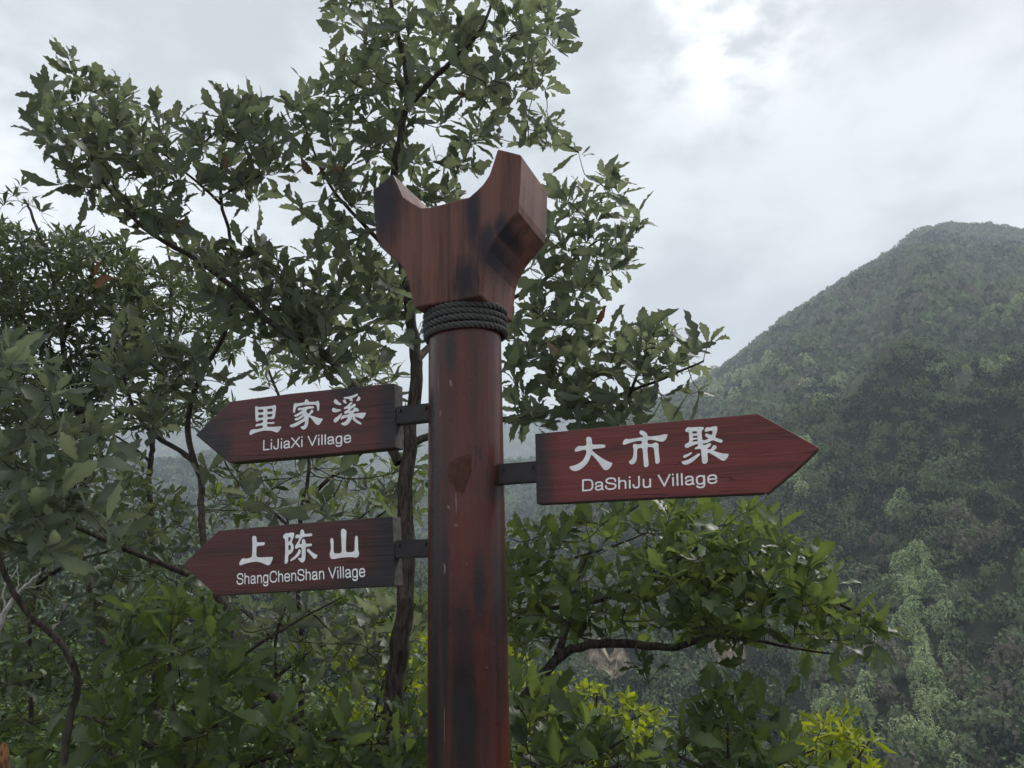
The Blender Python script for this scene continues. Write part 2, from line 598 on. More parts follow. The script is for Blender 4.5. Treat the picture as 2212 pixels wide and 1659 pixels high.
def crown_proto(n, seed, fs=1.0):
    """a lumpy tree crown of n small leafy facets, unit radius, standing on z = 0"""
    r = np.random.default_rng(seed)
    nl = 5
    lc = np.vstack([[0, 0, .75], np.column_stack([r.uniform(-.5, .5, nl), r.uniform(-.5, .5, nl), r.uniform(.25, .85, nl)])])
    lr = np.concatenate([[.55], r.uniform(.32, .5, nl)])
    w_ = r.integers(0, len(lc), n)
    d = r.normal(size=(n, 3))
    d[:, 2] = np.abs(d[:, 2]) * 1.1 - .25
    d /= np.linalg.norm(d, axis=1)[:, None]
    c = lc[w_] + d * lr[w_, None] * r.uniform(.75, 1.08, n)[:, None]
    s = 1.15 / math.sqrt(n) * 1.7 * fs
    nrm = d + r.normal(size=(n, 3)) * .55
    nrm /= np.linalg.norm(nrm, axis=1)[:, None]
    a = np.cross(nrm, r.normal(size=(n, 3)))
    a /= np.linalg.norm(a, axis=1)[:, None]
    b = np.cross(nrm, a)
    sz = s * r.uniform(.6, 1.3, n)[:, None]
    V = np.stack([c + a * sz, c - a * sz * .5 + b * sz * .8, c - a * sz * .5 - b * sz * .8], 1)
    return V.reshape(-1, 3)


def scatter(name, P, size, protos, tint, mat, label, hs=1.0):
    """joins one crown per point into a single leafy mass"""
    allv, allt = [], []
    which = rng.integers(0, len(protos), len(P))
    ang = rng.uniform(0, 2 * np.pi, len(P))
    for w_ in range(len(protos)):
        m_ = which == w_
        if not m_.any():
            continue
        v = protos[w_]
        c, s = np.cos(ang[m_])[:, None], np.sin(ang[m_])[:, None]
        sx = size[m_][:, None]
        X = (v[None, :, 0] * c - v[None, :, 1] * s) * sx
        Y = (v[None, :, 0] * s + v[None, :, 1] * c) * sx
        Z = v[None, :, 2] * sx * hs
        W = np.stack([X, Y, Z], -1) + P[m_][:, None]
        allv.append(W.reshape(-1, 3))
        allt.append(np.repeat(np.clip(np.repeat(tint[m_], v.shape[0] // 3) + rng.normal(size=m_.sum() * (v.shape[0] // 3)) * .16, 0, 1), 3))
    V_ = np.vstack(allv)
    F_ = np.arange(len(V_)).reshape(-1, 3)
    o = link(name, np_mesh(name, V_, F_, np.concatenate(allt)), mat)
    tag(o, label, kind='stuff')
    return o


def hill_points(hill, n, a0, a1, t0, t1, seed):
    r = np.random.default_rng(seed)
    a = r.uniform(a0, a1, n)
    R = np.interp(a, hill.a, hill.R)
    u = r.uniform(0, 1, n)
    lo, hi = hill.r0 + t0 * (R - hill.r0), hill.r0 + t1 * (R - hill.r0)
    rr = np.sqrt(lo ** 2 + u * (hi ** 2 - lo ** 2))
    P = np.stack([rr * np.sin(a), rr * np.cos(a), hill.z(a, rr)], -1)
    return P, rr


A = math.radians
PR40 = [crown_proto(40, s) for s in (1, 2, 3, 4, 5)]
PR90 = [crown_proto(110, s) for s in (11, 12, 13, 14, 15)]
PR160 = [crown_proto(225, s, .88) for s in (21, 22, 23, 24, 25)]
PR80 = [crown_proto(80, s) for s in (31, 32, 33, 34, 35)]


def forest(name, hill, n, a0, a1, t0, t1, size, seed, label, lod, tint_s=.02):
    P, rr = hill_points(hill, n, a0, a1, t0, t1, seed)
    X, Y = proj(P)
    keep = np.ones(len(P), bool)
    for cx, cy, rx, ry in CUTS:
        keep &= ~((np.abs(X - cx) < rx * .95) & (Y > cy - ry * .7) & (Y < cy + ry * .8 + 34) & (hill is mountain))
    if hill is mountain:
        for cx, cy, rx, ry in GROVES:                       # bamboo takes the place of the trees there
            keep &= ~((((X - cx) / rx) ** 2 + ((Y - cy) / ry) ** 2 < 1) & (rng.random(len(P)) < .8))
    P, rr = P[keep], rr[keep]
    sz = rng.uniform(.6, 1.25, len(P)) * size
    P[:, 2] -= sz * .06
    big = fbm(P[:, 0] * tint_s, P[:, 1] * tint_s, 4) * .5 + .42
    tint = np.clip(big + rng.normal(size=len(P)) * .30, 0, 1)
    return scatter(name, P, sz, lod, tint, M['forest'], label, 1.25)


forest('forest', mountain, 11000, A(2), A(37), .36, 1.0, 7.0, 101, 'wooded upper slopes of the right hand mountain', PR80, .010)
forest('forest', mountain, 5000, A(-8), A(37), .0, .40, 3.9, 102, 'trees on the lower slopes of the mountain', PR160, .03)
forest('forest', near_hill, 2300, A(-37), A(12), .15, 1.0, 3.4, 103, 'dark woodland low behind the left hand trees', PR90, .03)
forest('forest', mid_hill, 4200, A(-37), A(14), .2, 1.0, 6.5, 104, 'hazy woodland on the middle distance ridge', PR40, .008)
forest('forest', far_hill, 4200, A(-37), A(22), .1, 1.0, 14, 105, 'blue hazed woodland on the farthest ridge', PR40, .003)


# bamboo plumes: each one a plant of its own, standing out pale on the mountain
def bamboo_proto(seed):
    r = np.random.default_rng(seed)
    n = 230
    t = r.uniform(0, 1, n) ** .8
    lean = r.uniform(-.25, .25, 2)
    rad = .42 * np.sin(np.pi * (.18 + .76 * t)) ** .6 * r.uniform(.55, 1.05, n) * 1.5
    th = r.uniform(0, 2 * np.pi, n)
    c = np.column_stack([rad * np.cos(th) + lean[0] * t * t, rad * np.sin(th) + lean[1] * t * t, .35 + 1.9 * t - rad * .5])
    d = np.column_stack([np.cos(th), np.sin(th), -r.uniform(.2, 1.6, n)]) + r.normal(size=(n, 3)) * .25
    d /= np.linalg.norm(d, axis=1)[:, None]
    s = np.cross(d, r.normal(size=(n, 3)))
    s /= np.linalg.norm(s, axis=1)[:, None]
    L = r.uniform(.13, .26, n)[:, None]
    V = np.stack([c - s * L * .28, c + s * L * .28, c + d * L], 1).reshape(-1, 3)
    return np_mesh('bamboo_plume', V, np.arange(3 * n).reshape(-1, 3), np.repeat(np.clip(r.normal(.45, .25, n) + .25 * (t - .5), 0, 1), 3))


BPM = [bamboo_proto(s) for s in range(6)]
for me in BPM:
    me.materials.append(M['bamboo'])
culm = Soup()
culm.tube([[0, 0, -1.3], [.02, 0, .6], [.0, .02, 1.3], [.03, .0, 2.0]], [.03, .028, .02, .008], 5)
CULM = culm.mesh('culm')
CULM.materials.append(bark('culm', (.10, .12, .05), (.2, .22, .1)))


def bamboo(X, Y, s, label, group):
    P = mountain.hit(X, Y + s * .8)
    d = np.linalg.norm(P - CAM)
    sc = s / FD * d * 1.3
    P = P + np.array([0, 0, .7 * sc])
    e = empty('bamboo', P)
    tag(e, label, 'bamboo', group)
    for me, nm in ((BPM[random.randrange(6)], 'foliage'), (CULM, 'culm')):
        o = bpy.data.objects.new(nm, me)
        COL.objects.link(o)
        o.parent = e
    e.scale = (sc, sc, sc * random.uniform(.75, .95))
    e.rotation_euler[2] = random.uniform(0, 6.28)


def bamboo_patch(poly_pts, n, s, label, group):
    for i in range(n):
        c = random.choice(poly_pts)
        bamboo(c[0] + random.gauss(0, c[2]), c[1] + random.gauss(0, c[3]), s * random.uniform(.7, 1.25), label, group)


bamboo_patch([(1985, 1250, 18, 14), (1990, 1300, 28, 16), (2005, 1350, 34, 22), (1990, 1420, 30, 24), (2020, 1480, 32, 24), (2015, 1540, 36, 26), (2010, 1600, 40, 26),
              (1975, 1650, 36, 24), (2050, 1650, 30, 22)], 105, 17, 'pale green feathery bamboo in the column running down the lower right slope', 'bamboo column on the lower right slope')
bamboo_patch([(1860, 1540, 20, 14), (1800, 1560, 14, 10)], 14, 18, 'pale bamboo low on the slope just left of the bamboo column', 'bamboo left of the column')
bamboo_patch([(1810, 845, 26, 10), (1850, 825, 24, 8), (1790, 870, 14, 8)], 18, 14, 'yellowish bamboo tuft high on the slope above the right sign tip', 'bamboo tufts above the right sign')
bamboo_patch([(2080, 825, 30, 8), (2140, 812, 26, 8), (2190, 690, 16, 10)], 17, 13, 'yellowish bamboo tuft near the right edge of the upper slope', 'bamboo tufts at the right edge')
bamboo_patch([(1740, 1000, 26, 14), (1715, 1050, 16, 18), (1935, 1130, 16, 14)], 20, 17, 'pale bamboo tuft beside the tip of the right sign', 'bamboo tufts beside the sign tip')
bamboo_patch([(1600, 850, 50, 14), (1560, 880, 40, 12), (1660, 820, 30, 12)], 60, 14, 'bright bamboo on the ridge shoulder above the right sign', 'bamboo on the ridge shoulder')

# rock cuts
def rock_cut(cx, cy, rx, ry, seed, label):
    P = mountain.hit(cx, cy + ry * .6)
    d = float(np.linalg.norm(P[:2]))
    a = math.atan2(P[0], P[1])
    wdt, hgt = rx * 2 / FD * d * 1.15, ry * 2 / FD * d * 1.3
    nx_, nz_ = 60, 40
    U, Wv = np.meshgrid(np.linspace(-.5, .5, nx_), np.linspace(0, 1, nz_), indexing='ij')
    rel = fbm(U * 9 + seed, Wv * 6, seed) * 2.2 + np.abs(fbm(U * 22, Wv * 5, seed + 3)) * 1.3
    env = np.clip((0.5 - np.abs(U)) * 8, 0, 1)
    out = -1.2 + 4.0 * Wv - rel * env - 1.0
    zz_ = P[2] - hgt * .35 + hgt * Wv * (0.55 + .45 * np.cos(U * 3 + .4 * seed) + .9 * vnoise(U * 7, U * 0, seed)) * np.sqrt(env) + hgt * .25 * vnoise(U * 5 + 9, U * 0, seed)
    top_r, side = d + out, U * wdt
    V = np.stack([top_r * math.sin(a) + side * math.cos(a), top_r * math.cos(a) - side * math.sin(a), zz_], -1).reshape(-1, 3)
    i = (np.arange(nx_ - 1)[:, None] * nz_ + np.arange(nz_ - 1)[None]).ravel()
    o = link('rock_face', np_mesh('rock_face', V, np.stack([i, i + nz_, i + nz_ + 1, i + 1], -1)), M['rock'])
    tag(o, label, 'rock face')


m, nt = new_mat('cut_rock')
co = nt.n('ShaderNodeTexCoord').outputs['Object']
n_ = nt.noise(nt.scale(co, (1, 1, .35)), .9, 7, .7, .5)
finish(nt, principled(nt, nt.mix(nt.ramp(n_, .38, .62), (.20, .15, .10), (.50, .42, .32)), .95, .1, bump(nt, n_, .8, .5)))
M['rock'] = m
rock_cut(1340, 1438, 62, 36, 1, 'tan rock face exposed low on the slope, nearer the post')
rock_cut(1598, 1412, 62, 36, 2, 'tan rock face exposed on the slope under the long right branch')

# =========================================================================================
# SIGNPOST
# =========================================================================================
YAW = math.radians(20.2)
AX = np.array([math.cos(YAW), -math.sin(YAW), 0])
BX = np.array([math.sin(YAW), math.cos(YAW), 0])
DIST = 2.3
AXIS = at(1868 / 1.8517, 2200 / 1.8517, DIST)
AXIS[2] = 0
pR = at(2025 / 1.8517, 2200 / 1.8517, DIST)
RAD = abs(pR[0] - at(1868 / 1.8517, 2200 / 1.8517, DIST)[0]) * .985
LEAN = Matrix.Rotation(math.radians(-.25), 4, 'Y')
FRAME = Matrix([[AX[0], BX[0], 0, AXIS[0]], [AX[1], BX[1], 0, AXIS[1]], [0, 0, 1, 0], [0, 0, 0, 1]])
root = empty('signpost', mat=FRAME)
tag(root, 'dark red wooden signpost with three arrow boards and carved forked top', 'signpost')


def onplane(px, py, off):
    """photo pixel (4096 wide) -> (x, z) in the signpost frame on the plane y = off"""
    d = ray(px / 1.8517, py / 1.8517)
    n = BX
    p0 = AXIS + BX * off
    t = ((p0 - CAM) @ n) / (d @ n)
    P = CAM + d * t - AXIS
    return np.array([P @ AX, P[2]])


def local(name, me, mat, parent, org, smooth=False):
    o = link(name, me, mat, parent, smooth)
    o.location = Vector(org)
    return o


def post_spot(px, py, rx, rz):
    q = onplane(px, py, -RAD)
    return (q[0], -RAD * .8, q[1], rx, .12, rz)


# pole: turned log with faint waviness
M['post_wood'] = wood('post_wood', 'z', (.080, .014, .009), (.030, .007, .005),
                      [post_spot(1985, 1875, .05, .075), post_spot(1960, 1950, .035, .06), post_spot(1850, 2820, .05, .34), post_spot(1960, 2500, .02, .35), post_spot(1780, 2500, .018, .4), post_spot(1735, 2250, .02, .6), post_spot(1740, 2900, .03, .3),  # scorch marks; lower streaks also paint in the dimness near dark ground
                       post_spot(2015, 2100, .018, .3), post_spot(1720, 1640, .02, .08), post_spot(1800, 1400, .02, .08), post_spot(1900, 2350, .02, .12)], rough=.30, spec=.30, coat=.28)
headz_bot = 2.46
bm = bmesh.new()
nseg, ring = 96, 90
rows = []
for i in range(ring + 1):
    z = -.4 + (2.66 + .4) * i / ring
    rr_ = RAD * (1.012 - .012 * z / 2.5)
    row = []
    for j in range(nseg):
        a_ = 2 * math.pi * j / nseg
        rr2 = rr_ * (1 + .004 * math.sin(3 * a_ + z * 1.7) + .003 * math.sin(7 * a_ - z * 2.3 + 1))
        row.append(bm.verts.new((rr2 * math.cos(a_), rr2 * math.sin(a_), z)))
    rows.append(row)
for i in range(ring):
    for j in range(nseg):
        bm.faces.new((rows[i][j], rows[i][(j + 1) % nseg], rows[i + 1][(j + 1) % nseg], rows[i + 1][j]))
bm.faces.new(rows[-1])
bm.faces.new(rows[0][::-1])
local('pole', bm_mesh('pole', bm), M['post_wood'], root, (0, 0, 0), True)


def on_pole(px, py, lift=.0012):
    """photo pixel -> point on the pole's surface, signpost frame"""
    d = ray(px / 1.8517, py / 1.8517)
    o = CAM - AXIS
    a_, b_, c_ = d[0] ** 2 + d[1] ** 2, 2 * (o[0] * d[0] + o[1] * d[1]), o[0] ** 2 + o[1] ** 2 - (RAD * .998 + lift) ** 2
    disc = max(0, b_ * b_ - 4 * a_ * c_)
    t = (-b_ - math.sqrt(disc)) / (2 * a_)
    P = o + d * t
    return (P @ AX, P @ BX, P[2])


def pole_patch(name, pts, mat, lift=.0018, label=None):
    c = np.mean(pts, 0)
    bm = bmesh.new()
    pts = chaikin(pts, 1, True)
    rings = []
    for s in (1.0, .66, .33):
        rings.append([bm.verts.new(on_pole(*(c + (p - c) * s), lift=lift if s < 1 else -.0005)) for p in pts])
    cv_ = bm.verts.new(on_pole(*c, lift=lift))
    n = len(pts)
    for k_ in range(2):
        for j in range(n):
            bm.faces.new((rings[k_][j], rings[k_][(j + 1) % n], rings[k_ + 1][(j + 1) % n], rings[k_ + 1][j]))
    for j in range(n):
        bm.faces.new((rings[2][j], rings[2][(j + 1) % n], cv_))
    o = local(name, bm_mesh(name, bm), mat, root, (0, 0, 0))
    if label:
        o['label'] = label
    return o


pole_patch('putty_patch', np.array([(1784, 1866), (1800, 1846), (1812, 1842), (1828, 1820), (1850, 1816), (1868, 1800), (1896, 1798), (1902, 1826), (1896, 1850), (1904, 1872), (1890, 1902), (1886, 1930), (1868, 1952), (1862, 1978), (1846, 1996), (1838, 1976), (1822, 1972), (1812, 1944), (1796, 1936), (1792, 1908), (1776, 1896)], float), M['putty'], .0020,
           label='brown ragged putty repair')
for pts in ([(1795, 1520), (1806, 1518), (1812, 1545), (1800, 1550)], [(1820, 1965), (1826, 1965), (1829, 2060), (1823, 2060)], [(1816, 2095), (1835, 2098), (1833, 2108), (1814, 2104)],
            [(1770, 2240), (1784, 2262), (1782, 2300), (1774, 2300), (1777, 2265)], [(1858, 2245), (1870, 2252), (1873, 2264), (1862, 2258)],
            [(1757, 1640), (1768, 1638), (1764, 1668), (1756, 1672)], [(1752, 1500), (1755, 1500), (1757, 1590), (1754, 1590)],
            [(1975, 2780), (1980, 2780), (1983, 2900), (1990, 3050), (1984, 3050), (1978, 2920)], [(1944, 2665), (1953, 2668), (1951, 2676), (1944, 2674)],
            [(1788, 2020), (1800, 2024), (1803, 2040), (1792, 2036)], [(1776, 2800), (1779, 2800), (1780, 3000), (1777, 3000)]):
    pole_patch('scar', np.array(pts, float), M['scar'], .0008)

# carved forked head -----------------------------------------------------------------
HT = .0
fr = (1924, 1184)
bk = (2052, 1285)
best = None
for T in np.linspace(.10, .40, 121):
    # back corner lies on the same (x, z) column, T further back
    x0, z0_ = onplane(fr[0], fr[1], -T / 2)
    x1, z1_ = onplane(bk[0], bk[1], T / 2)
    e_ = (x0 - x1) ** 2 + (z0_ - z1_) ** 2
    if best is None or e_ < best[0]:
        best = (e_, T)
HT = best[1]
crop = [(298, 338), (335, 420), (370, 500), (430, 540), (495, 577), (560, 572), (640, 553), (720, 532), (830, 503), (885, 455), (930, 410), (970, 350), (1000, 262), (1030, 165),
        (1115, 186), (1195, 206), (1190, 380), (1180, 548), (1170, 600), (1100, 690), (1030, 775), (975, 875), (948, 960), (935, 1050), (916, 1196),
        (680, 1234), (445, 1276), (420, 1150), (405, 1080), (375, 1005), (330, 950), (270, 905), (205, 845), (178, 770), (166, 610), (157, 455)]
prof = [onplane(1400 + x * .5725, 500 + y * .5725, -HT / 2) for x, y in crop]
bm = bmesh.new()
hz = prof[24][1]
fv = [bm.verts.new((p[0], -HT / 2, p[1] - hz)) for p in prof]
bv = [bm.verts.new((p[0], HT / 2, p[1] - hz)) for p in prof]
bm.faces.new(fv)
bm.faces.new(bv[::-1])
for j in range(len(fv)):
    k_ = (j + 1) % len(fv)
    bm.faces.new((fv[j], bv[j], bv[k_], fv[k_]))
bmesh.ops.recalc_face_normals(bm, faces=bm.faces)
hx = float(np.mean([p[0] for p in prof]))
def head_spot(cx, cy, rx, rz, y=-.1, ry=.16):
    q = onplane(1400 + cx * .5725, 500 + cy * .5725, -HT / 2)
    return (q[0], y, q[1] - hz, rx, ry, rz)


M['head_wood'] = wood('head_wood', 'z', (.135, .058, .044), (.072, .032, .027),
                      [head_spot(235, 600, .085, .13), head_spot(215, 440, .075, .09), head_spot(860, 620, .03, .12), head_spot(800, 1080, .05, .09), head_spot(960, 850, .04, .09),
                       head_spot(1270, 830, .07, .06, .05, .12), head_spot(1060, 720, .03, .05)],  # shade under the right horn, put into the wood colour
                      rough=.6, black=(.018, .018, .027), spec=.25, grain=1.6, coat=.05)
head = local('carved_head', bm_mesh('carved_head', bm), M['head_wood'], root, (0, 0, hz))
bv_ = head.modifiers.new('soft_edges', 'BEVEL')
bv_.width = .0055
bv_.segments = 3
bv_.limit_method = 'ANGLE'
bv_.angle_limit = math.radians(32)
print('HEAD thickness', HT, 'RAD', RAD, 'hz', hz, 'AXIS', AXIS)
print('head x range', min(p[0] for p in prof), max(p[0] for p in prof), 'bottom', prof[24], prof[26])

# rope -------------------------------------------------------------------------------
zt, zb = on_pole(1868, 1216)[2], on_pole(1868, 1322)[2]
rope_r = .0104
turns = 3.9
nturn = int(turns * 150)
th = np.linspace(math.radians(160), math.radians(160) + turns * 2 * np.pi, nturn)
prog = np.linspace(0, 1, nturn)
zc_ = zb + rope_r + (zt - zb - 0.0 * rope_r) * prog
RR = RAD * .998 + rope_r * .9 + .0014 * np.sin(th * 1.3) + .001 * np.sin(th * 3.1)
cen = np.stack([RR * np.cos(th), RR * np.sin(th), zc_ + .0012 * np.sin(th * 2.3)], -1)
T_, N_, B_ = frames(cen)
Lc = np.concatenate([[0], np.cumsum(np.linalg.norm(np.diff(cen, axis=0), axis=1))])
rope = local('rope', None or bpy.data.meshes.new('rope_core'), M['rope'], root, (0, 0, 0))
sc_ = Soup()
sc_.tube(cen, rope_r * .55, 6)
rope.data = sc_.mesh('rope_core')
rope.data.materials.append(M['rope'])
rope['label'] = 'grey twisted rope wound round the neck'
for k_ in range(3):
    ph = 2 * np.pi * k_ / 3 + Lc / .050 * 2 * np.pi
    pts = cen + rope_r * .56 * (np.cos(ph)[:, None] * N_ + np.sin(ph)[:, None] * B_)
    s = Soup()
    s.tube(pts, rope_r * .47, 8)
    link('strand', s.mesh('strand'), M['rope'], rope, True)
# frayed tail behind the left side
s = Soup()
for k_ in range(16):
    a0_ = math.radians(random.uniform(170, 205))
    b0 = np.array([(RAD + .012) * math.cos(a0_), (RAD + .012) * math.sin(a0_), zt - random.uniform(0, .03)])
    dd = np.array([-random.uniform(.01, .03), random.uniform(-.01, .02), -random.uniform(.01, .05)])
    s.tube([b0, b0 + dd * .4 + rng.normal(size=3) * .004, b0 + dd + rng.normal(size=3) * .006], [.0016, .0012, .0005], 4)
link('frayed_end', s.mesh('frayed_end'), M['rope'], rope)

# arrow boards ------------------------------------------------------------------------
BT = .052


def glyph_mesh(polys, f, off):
    """filled outline -> mesh in board-local coordinates (x, z), lying just proud of the face"""
    cu = bpy.data.curves.new('outline', 'CURVE')
    cu.dimensions = '2D'
    cu.fill_mode = 'FRONT'
    for pl in polys:
        q = chaikin(np.array([f(*p) for p in pl]), 2, True)
        sp_ = cu.splines.new('POLY')
        sp_.points.add(len(q) - 1)
        for i, p in enumerate(q):
            sp_.points[i].co = (p[0], p[1], 0, 1)
        sp_.use_cyclic_u = True
    ob = bpy.data.objects.new('outline', cu)
    me = bpy.data.meshes.new_from_object(ob)
    bpy.data.objects.remove(ob)
    bpy.data.curves.remove(cu)
    me.transform(Matrix(((1, 0, 0, 0), (0, 0, -1, off), (0, 1, 0, 0), (0, 0, 0, 1))))
    me.materials.clear()
    return me


G = {}
G['li'] = ((980, 1560, 200), [
    [(345,560),(365,540),(400,545),(440,572),(700,550),(930,525),(970,500),(1010,500),(1038,530),(1040,620),(1020,780),(1000,900),(970,955),(940,970),(860,965),(750,975),(740,1000),(742,1065),(800,1075),(900,1065),(970,1060),(988,1085),(975,1120),(930,1130),(800,1130),(770,1122),(740,1145),(735,1210),(800,1228),(950,1225),(1100,1215),(1205,1208),(1212,1225),(1180,1300),(1130,1380),(1090,1408),(1050,1410),(950,1375),(850,1352),(720,1345),(600,1355),(450,1390),(300,1440),(210,1488),(180,1498),(160,1470),(155,1430),(180,1360),(230,1310),(330,1303),(430,1298),(530,1275),(598,1250),(600,1220),(598,1175),(520,1180),(430,1200),(380,1218),(352,1215),(360,1170),(400,1118),(450,1125),(540,1105),(600,1080),(608,1040),(605,990),(530,998),(470,1020),(420,1050),(385,1052),(365,1035),(355,950),(348,800),(345,650)],
    [(445,655),(535,650),(625,648),(620,700),(612,742),(530,746),(445,748),(445,700)], [(750,635),(830,622),(920,615),(920,670),(915,715),(830,722),(750,722),(748,680)],
    [(450,832),(530,828),(615,825),(612,870),(605,918),(530,922),(448,925),(450,880)], [(752,805),(830,798),(915,788),(912,840),(905,882),(830,892),(757,897),(750,850)]])
G['jia'] = ((1140, 1560, 200), [
    [(275,700),(285,560),(300,470),(330,437),(400,440),(500,437),(600,420),(655,405),(670,350),(700,310),(740,310),(775,335),(795,400),(900,393),(1040,390),(1070,362),(1105,358),(1135,385),(1148,450),(1148,580),(1135,680),(1100,705),(1080,690),(1068,580),(1050,492),(900,490),(700,500),(550,520),(430,545),(375,590),(355,660),(335,750),(305,768),(282,755)],
    [(430,640),(440,605),(480,590),(560,592),(650,570),(750,545),(870,540),(950,545),(975,575),(970,600),(880,615),(790,625),(740,650),(705,715),(765,785),(800,780),(840,720),(880,650),(920,655),(948,690),(935,740),(890,790),(835,822),(860,850),(950,875),(1050,905),(1150,940),(1255,950),(1262,975),(1220,1050),(1160,1140),(1110,1165),(1050,1150),(980,1080),(900,970),(830,900),(790,905),(790,1000),(775,1150),(730,1250),(670,1305),(620,1318),(560,1290),(510,1215),(580,1210),(640,1180),(670,1100),(680,1025),(600,1070),(480,1150),(380,1205),(280,1240),(210,1240),(165,1205),(165,1170),(210,1150),(310,1115),(420,1060),(530,1000),(620,950),(665,860),(560,930),(460,990),(380,1018),(335,1005),(320,975),(345,950),(440,920),(540,850),(620,770),(500,825),(400,885),(350,893),(308,860),(310,840),(400,795),(500,740),(605,665),(540,662),(470,680),(435,680)]])
G['xi'] = ((1300, 1560, 200), [
    [(300,350),(340,305),(375,305),(440,380),(550,460),(555,490),(500,505),(400,490),(330,450),(295,400)],
    [(240,620),(285,585),(330,610),(400,640),(520,640),(555,665),(500,705),(400,740),(310,745),(250,715),(232,670)],
    [(560,770),(580,790),(540,880),(460,1000),(380,1075),(330,1085),(295,1050),(290,990),(320,945),(400,895),(480,830)],
    [(620,245),(700,235),(850,210),(980,160),(1080,115),(1100,150),(1085,195),(1000,240),(905,270),(935,360),(920,375),(860,372),(820,340),(812,295),(700,295),(630,285)],
    [(600,355),(635,315),(675,315),(700,380),(735,440),(720,455),(660,440),(605,400)],
    [(1110,212),(1150,220),(1185,265),(1175,320),(1120,365),(1030,378),(1060,320),(1095,250)],
    [(850,410),(915,415),(920,435),(880,480),(820,540),(880,530),(930,480),(975,455),(1020,465),(1035,500),(1000,550),(900,610),(840,670),(850,690),(900,690),(960,640),(950,590),(1000,580),(1080,600),(1130,650),(1130,700),(1100,722),(1040,700),(960,745),(925,795),(1000,785),(1150,760),(1360,750),(1365,775),(1330,860),(1270,950),(1230,955),(1150,930),(1050,895),(995,885),(1010,940),(1080,1010),(1190,1075),(1220,1120),(1212,1150),(1150,1140),(1030,1075),(940,1000),(915,960),(945,885),(905,910),(880,980),(830,1080),(760,1150),(680,1185),(620,1180),(560,1145),(525,1105),(600,1090),(690,1040),(745,960),(775,905),(680,925),(590,960),(525,990),(530,940),(570,870),(610,835),(700,830),(800,800),(810,762),(750,770),(680,800),(645,770),(640,730),(670,700),(740,670),(790,625),(720,620),(650,645),(632,620),(640,580),(700,550),(760,510),(810,450)]])
G['shang'] = ((940, 2090, 200), [
    [(585,470),(620,442),(680,445),(715,480),(730,560),(730,660),(850,658),(980,652),(1003,680),(985,745),(950,762),(830,772),(728,790),(720,900),(712,1150),(850,1158),(1050,1148),(1265,1138),(1265,1170),(1230,1290),(1180,1390),(1130,1420),(1080,1420),(1000,1385),(880,1330),(760,1303),(640,1303),(500,1325),(330,1370),(230,1410),(165,1425),(150,1400),(155,1320),(210,1230),(270,1182),(300,1185),(340,1205),(430,1195),(530,1165),(570,1140),(580,1000),(590,800),(585,650),(577,540)]])
G['chen'] = ((1110, 2090, 200), [
    [(190,470),(220,400),(290,350),(360,358),(450,335),(540,332),(565,370),(560,450),(520,560),(470,655),(520,710),(545,790),(545,880),(510,980),(440,1040),(365,1080),(360,1200),(358,1300),(320,1365),(250,1370),(245,1300),(255,1100),(265,900),(262,700),(255,535),(205,515)],
    [(370,490),(400,475),(440,490),(445,550),(420,610),(375,645),(365,600)], [(370,745),(410,740),(450,780),(448,850),(420,910),(370,935)],
    [(595,470),(620,415),(660,393),(720,405),(755,405),(765,320),(785,240),(830,228),(875,255),(900,320),(898,385),(1000,372),(1110,358),(1155,375),(1165,420),(1140,455),(1050,460),(900,475),(840,490),(800,540),(760,620),(735,690),(740,718),(820,715),(820,640),(822,570),(860,540),(905,555),(935,610),(942,710),(1050,700),(1140,698),(1155,740),(1130,785),(1040,795),(945,810),(940,900),(940,1100),(925,1230),(880,1310),(835,1333),(780,1310),(710,1240),(683,1180),(720,1175),(790,1180),(812,1140),(812,1000),(808,820),(730,828),(670,855),(615,885),(595,850),(588,780),(640,710),(700,620),(722,505),(650,525),(605,525)],
    [(710,895),(745,885),(775,915),(778,1000),(740,1070),(640,1175),(530,1250),(450,1285),(425,1270),(440,1225),(540,1150),(640,1050),(690,960)],
    [(980,920),(1010,870),(1050,880),(1110,945),(1220,1030),(1330,1075),(1335,1100),(1290,1190),(1240,1210),(1190,1185),(1120,1090),(1050,1010),(990,955)]])
G['shan'] = ((1280, 2080, 200), [
    [(350,650),(370,605),(405,595),(440,625),(458,700),(458,900),(465,1100),(560,1112),(640,1108),(730,1080),(728,900),(715,650),(700,450),(700,360),(740,290),(800,292),(860,330),(888,400),(880,550),(865,800),(868,1065),(950,1070),(1060,1065),(1150,1035),(1155,900),(1162,700),(1168,570),(1195,520),(1240,525),(1268,580),(1268,800),(1275,1000),(1300,1070),(1305,1130),(1280,1200),(1240,1248),(1190,1250),(1100,1232),(950,1232),(800,1240),(650,1260),(500,1290),(400,1300),(360,1270),(330,1200),(330,1110),(355,1040),(370,930),(362,800),(348,720)]])
G['da'] = ((2260, 1720, 220), [
    [(640,260),(670,215),(720,203),(770,215),(805,250),(815,320),(820,448),(1000,440),(1180,438),(1220,470),(1222,510),(1180,540),(1000,560),(860,575),(812,590),(850,650),(1000,770),(1150,870),(1300,950),(1420,990),(1432,1020),(1390,1110),(1320,1190),(1260,1215),(1200,1210),(1140,1160),(1050,1020),(920,860),(790,725),(760,850),(700,970),(600,1090),(480,1190),(350,1240),(260,1240),(190,1205),(140,1140),(135,1105),(250,1080),(390,1030),(500,960),(590,850),(640,720),(650,600),(540,605),(420,640),(330,660),(292,640),(300,580),(370,505),(430,480),(520,488),(660,468),(645,350)]])
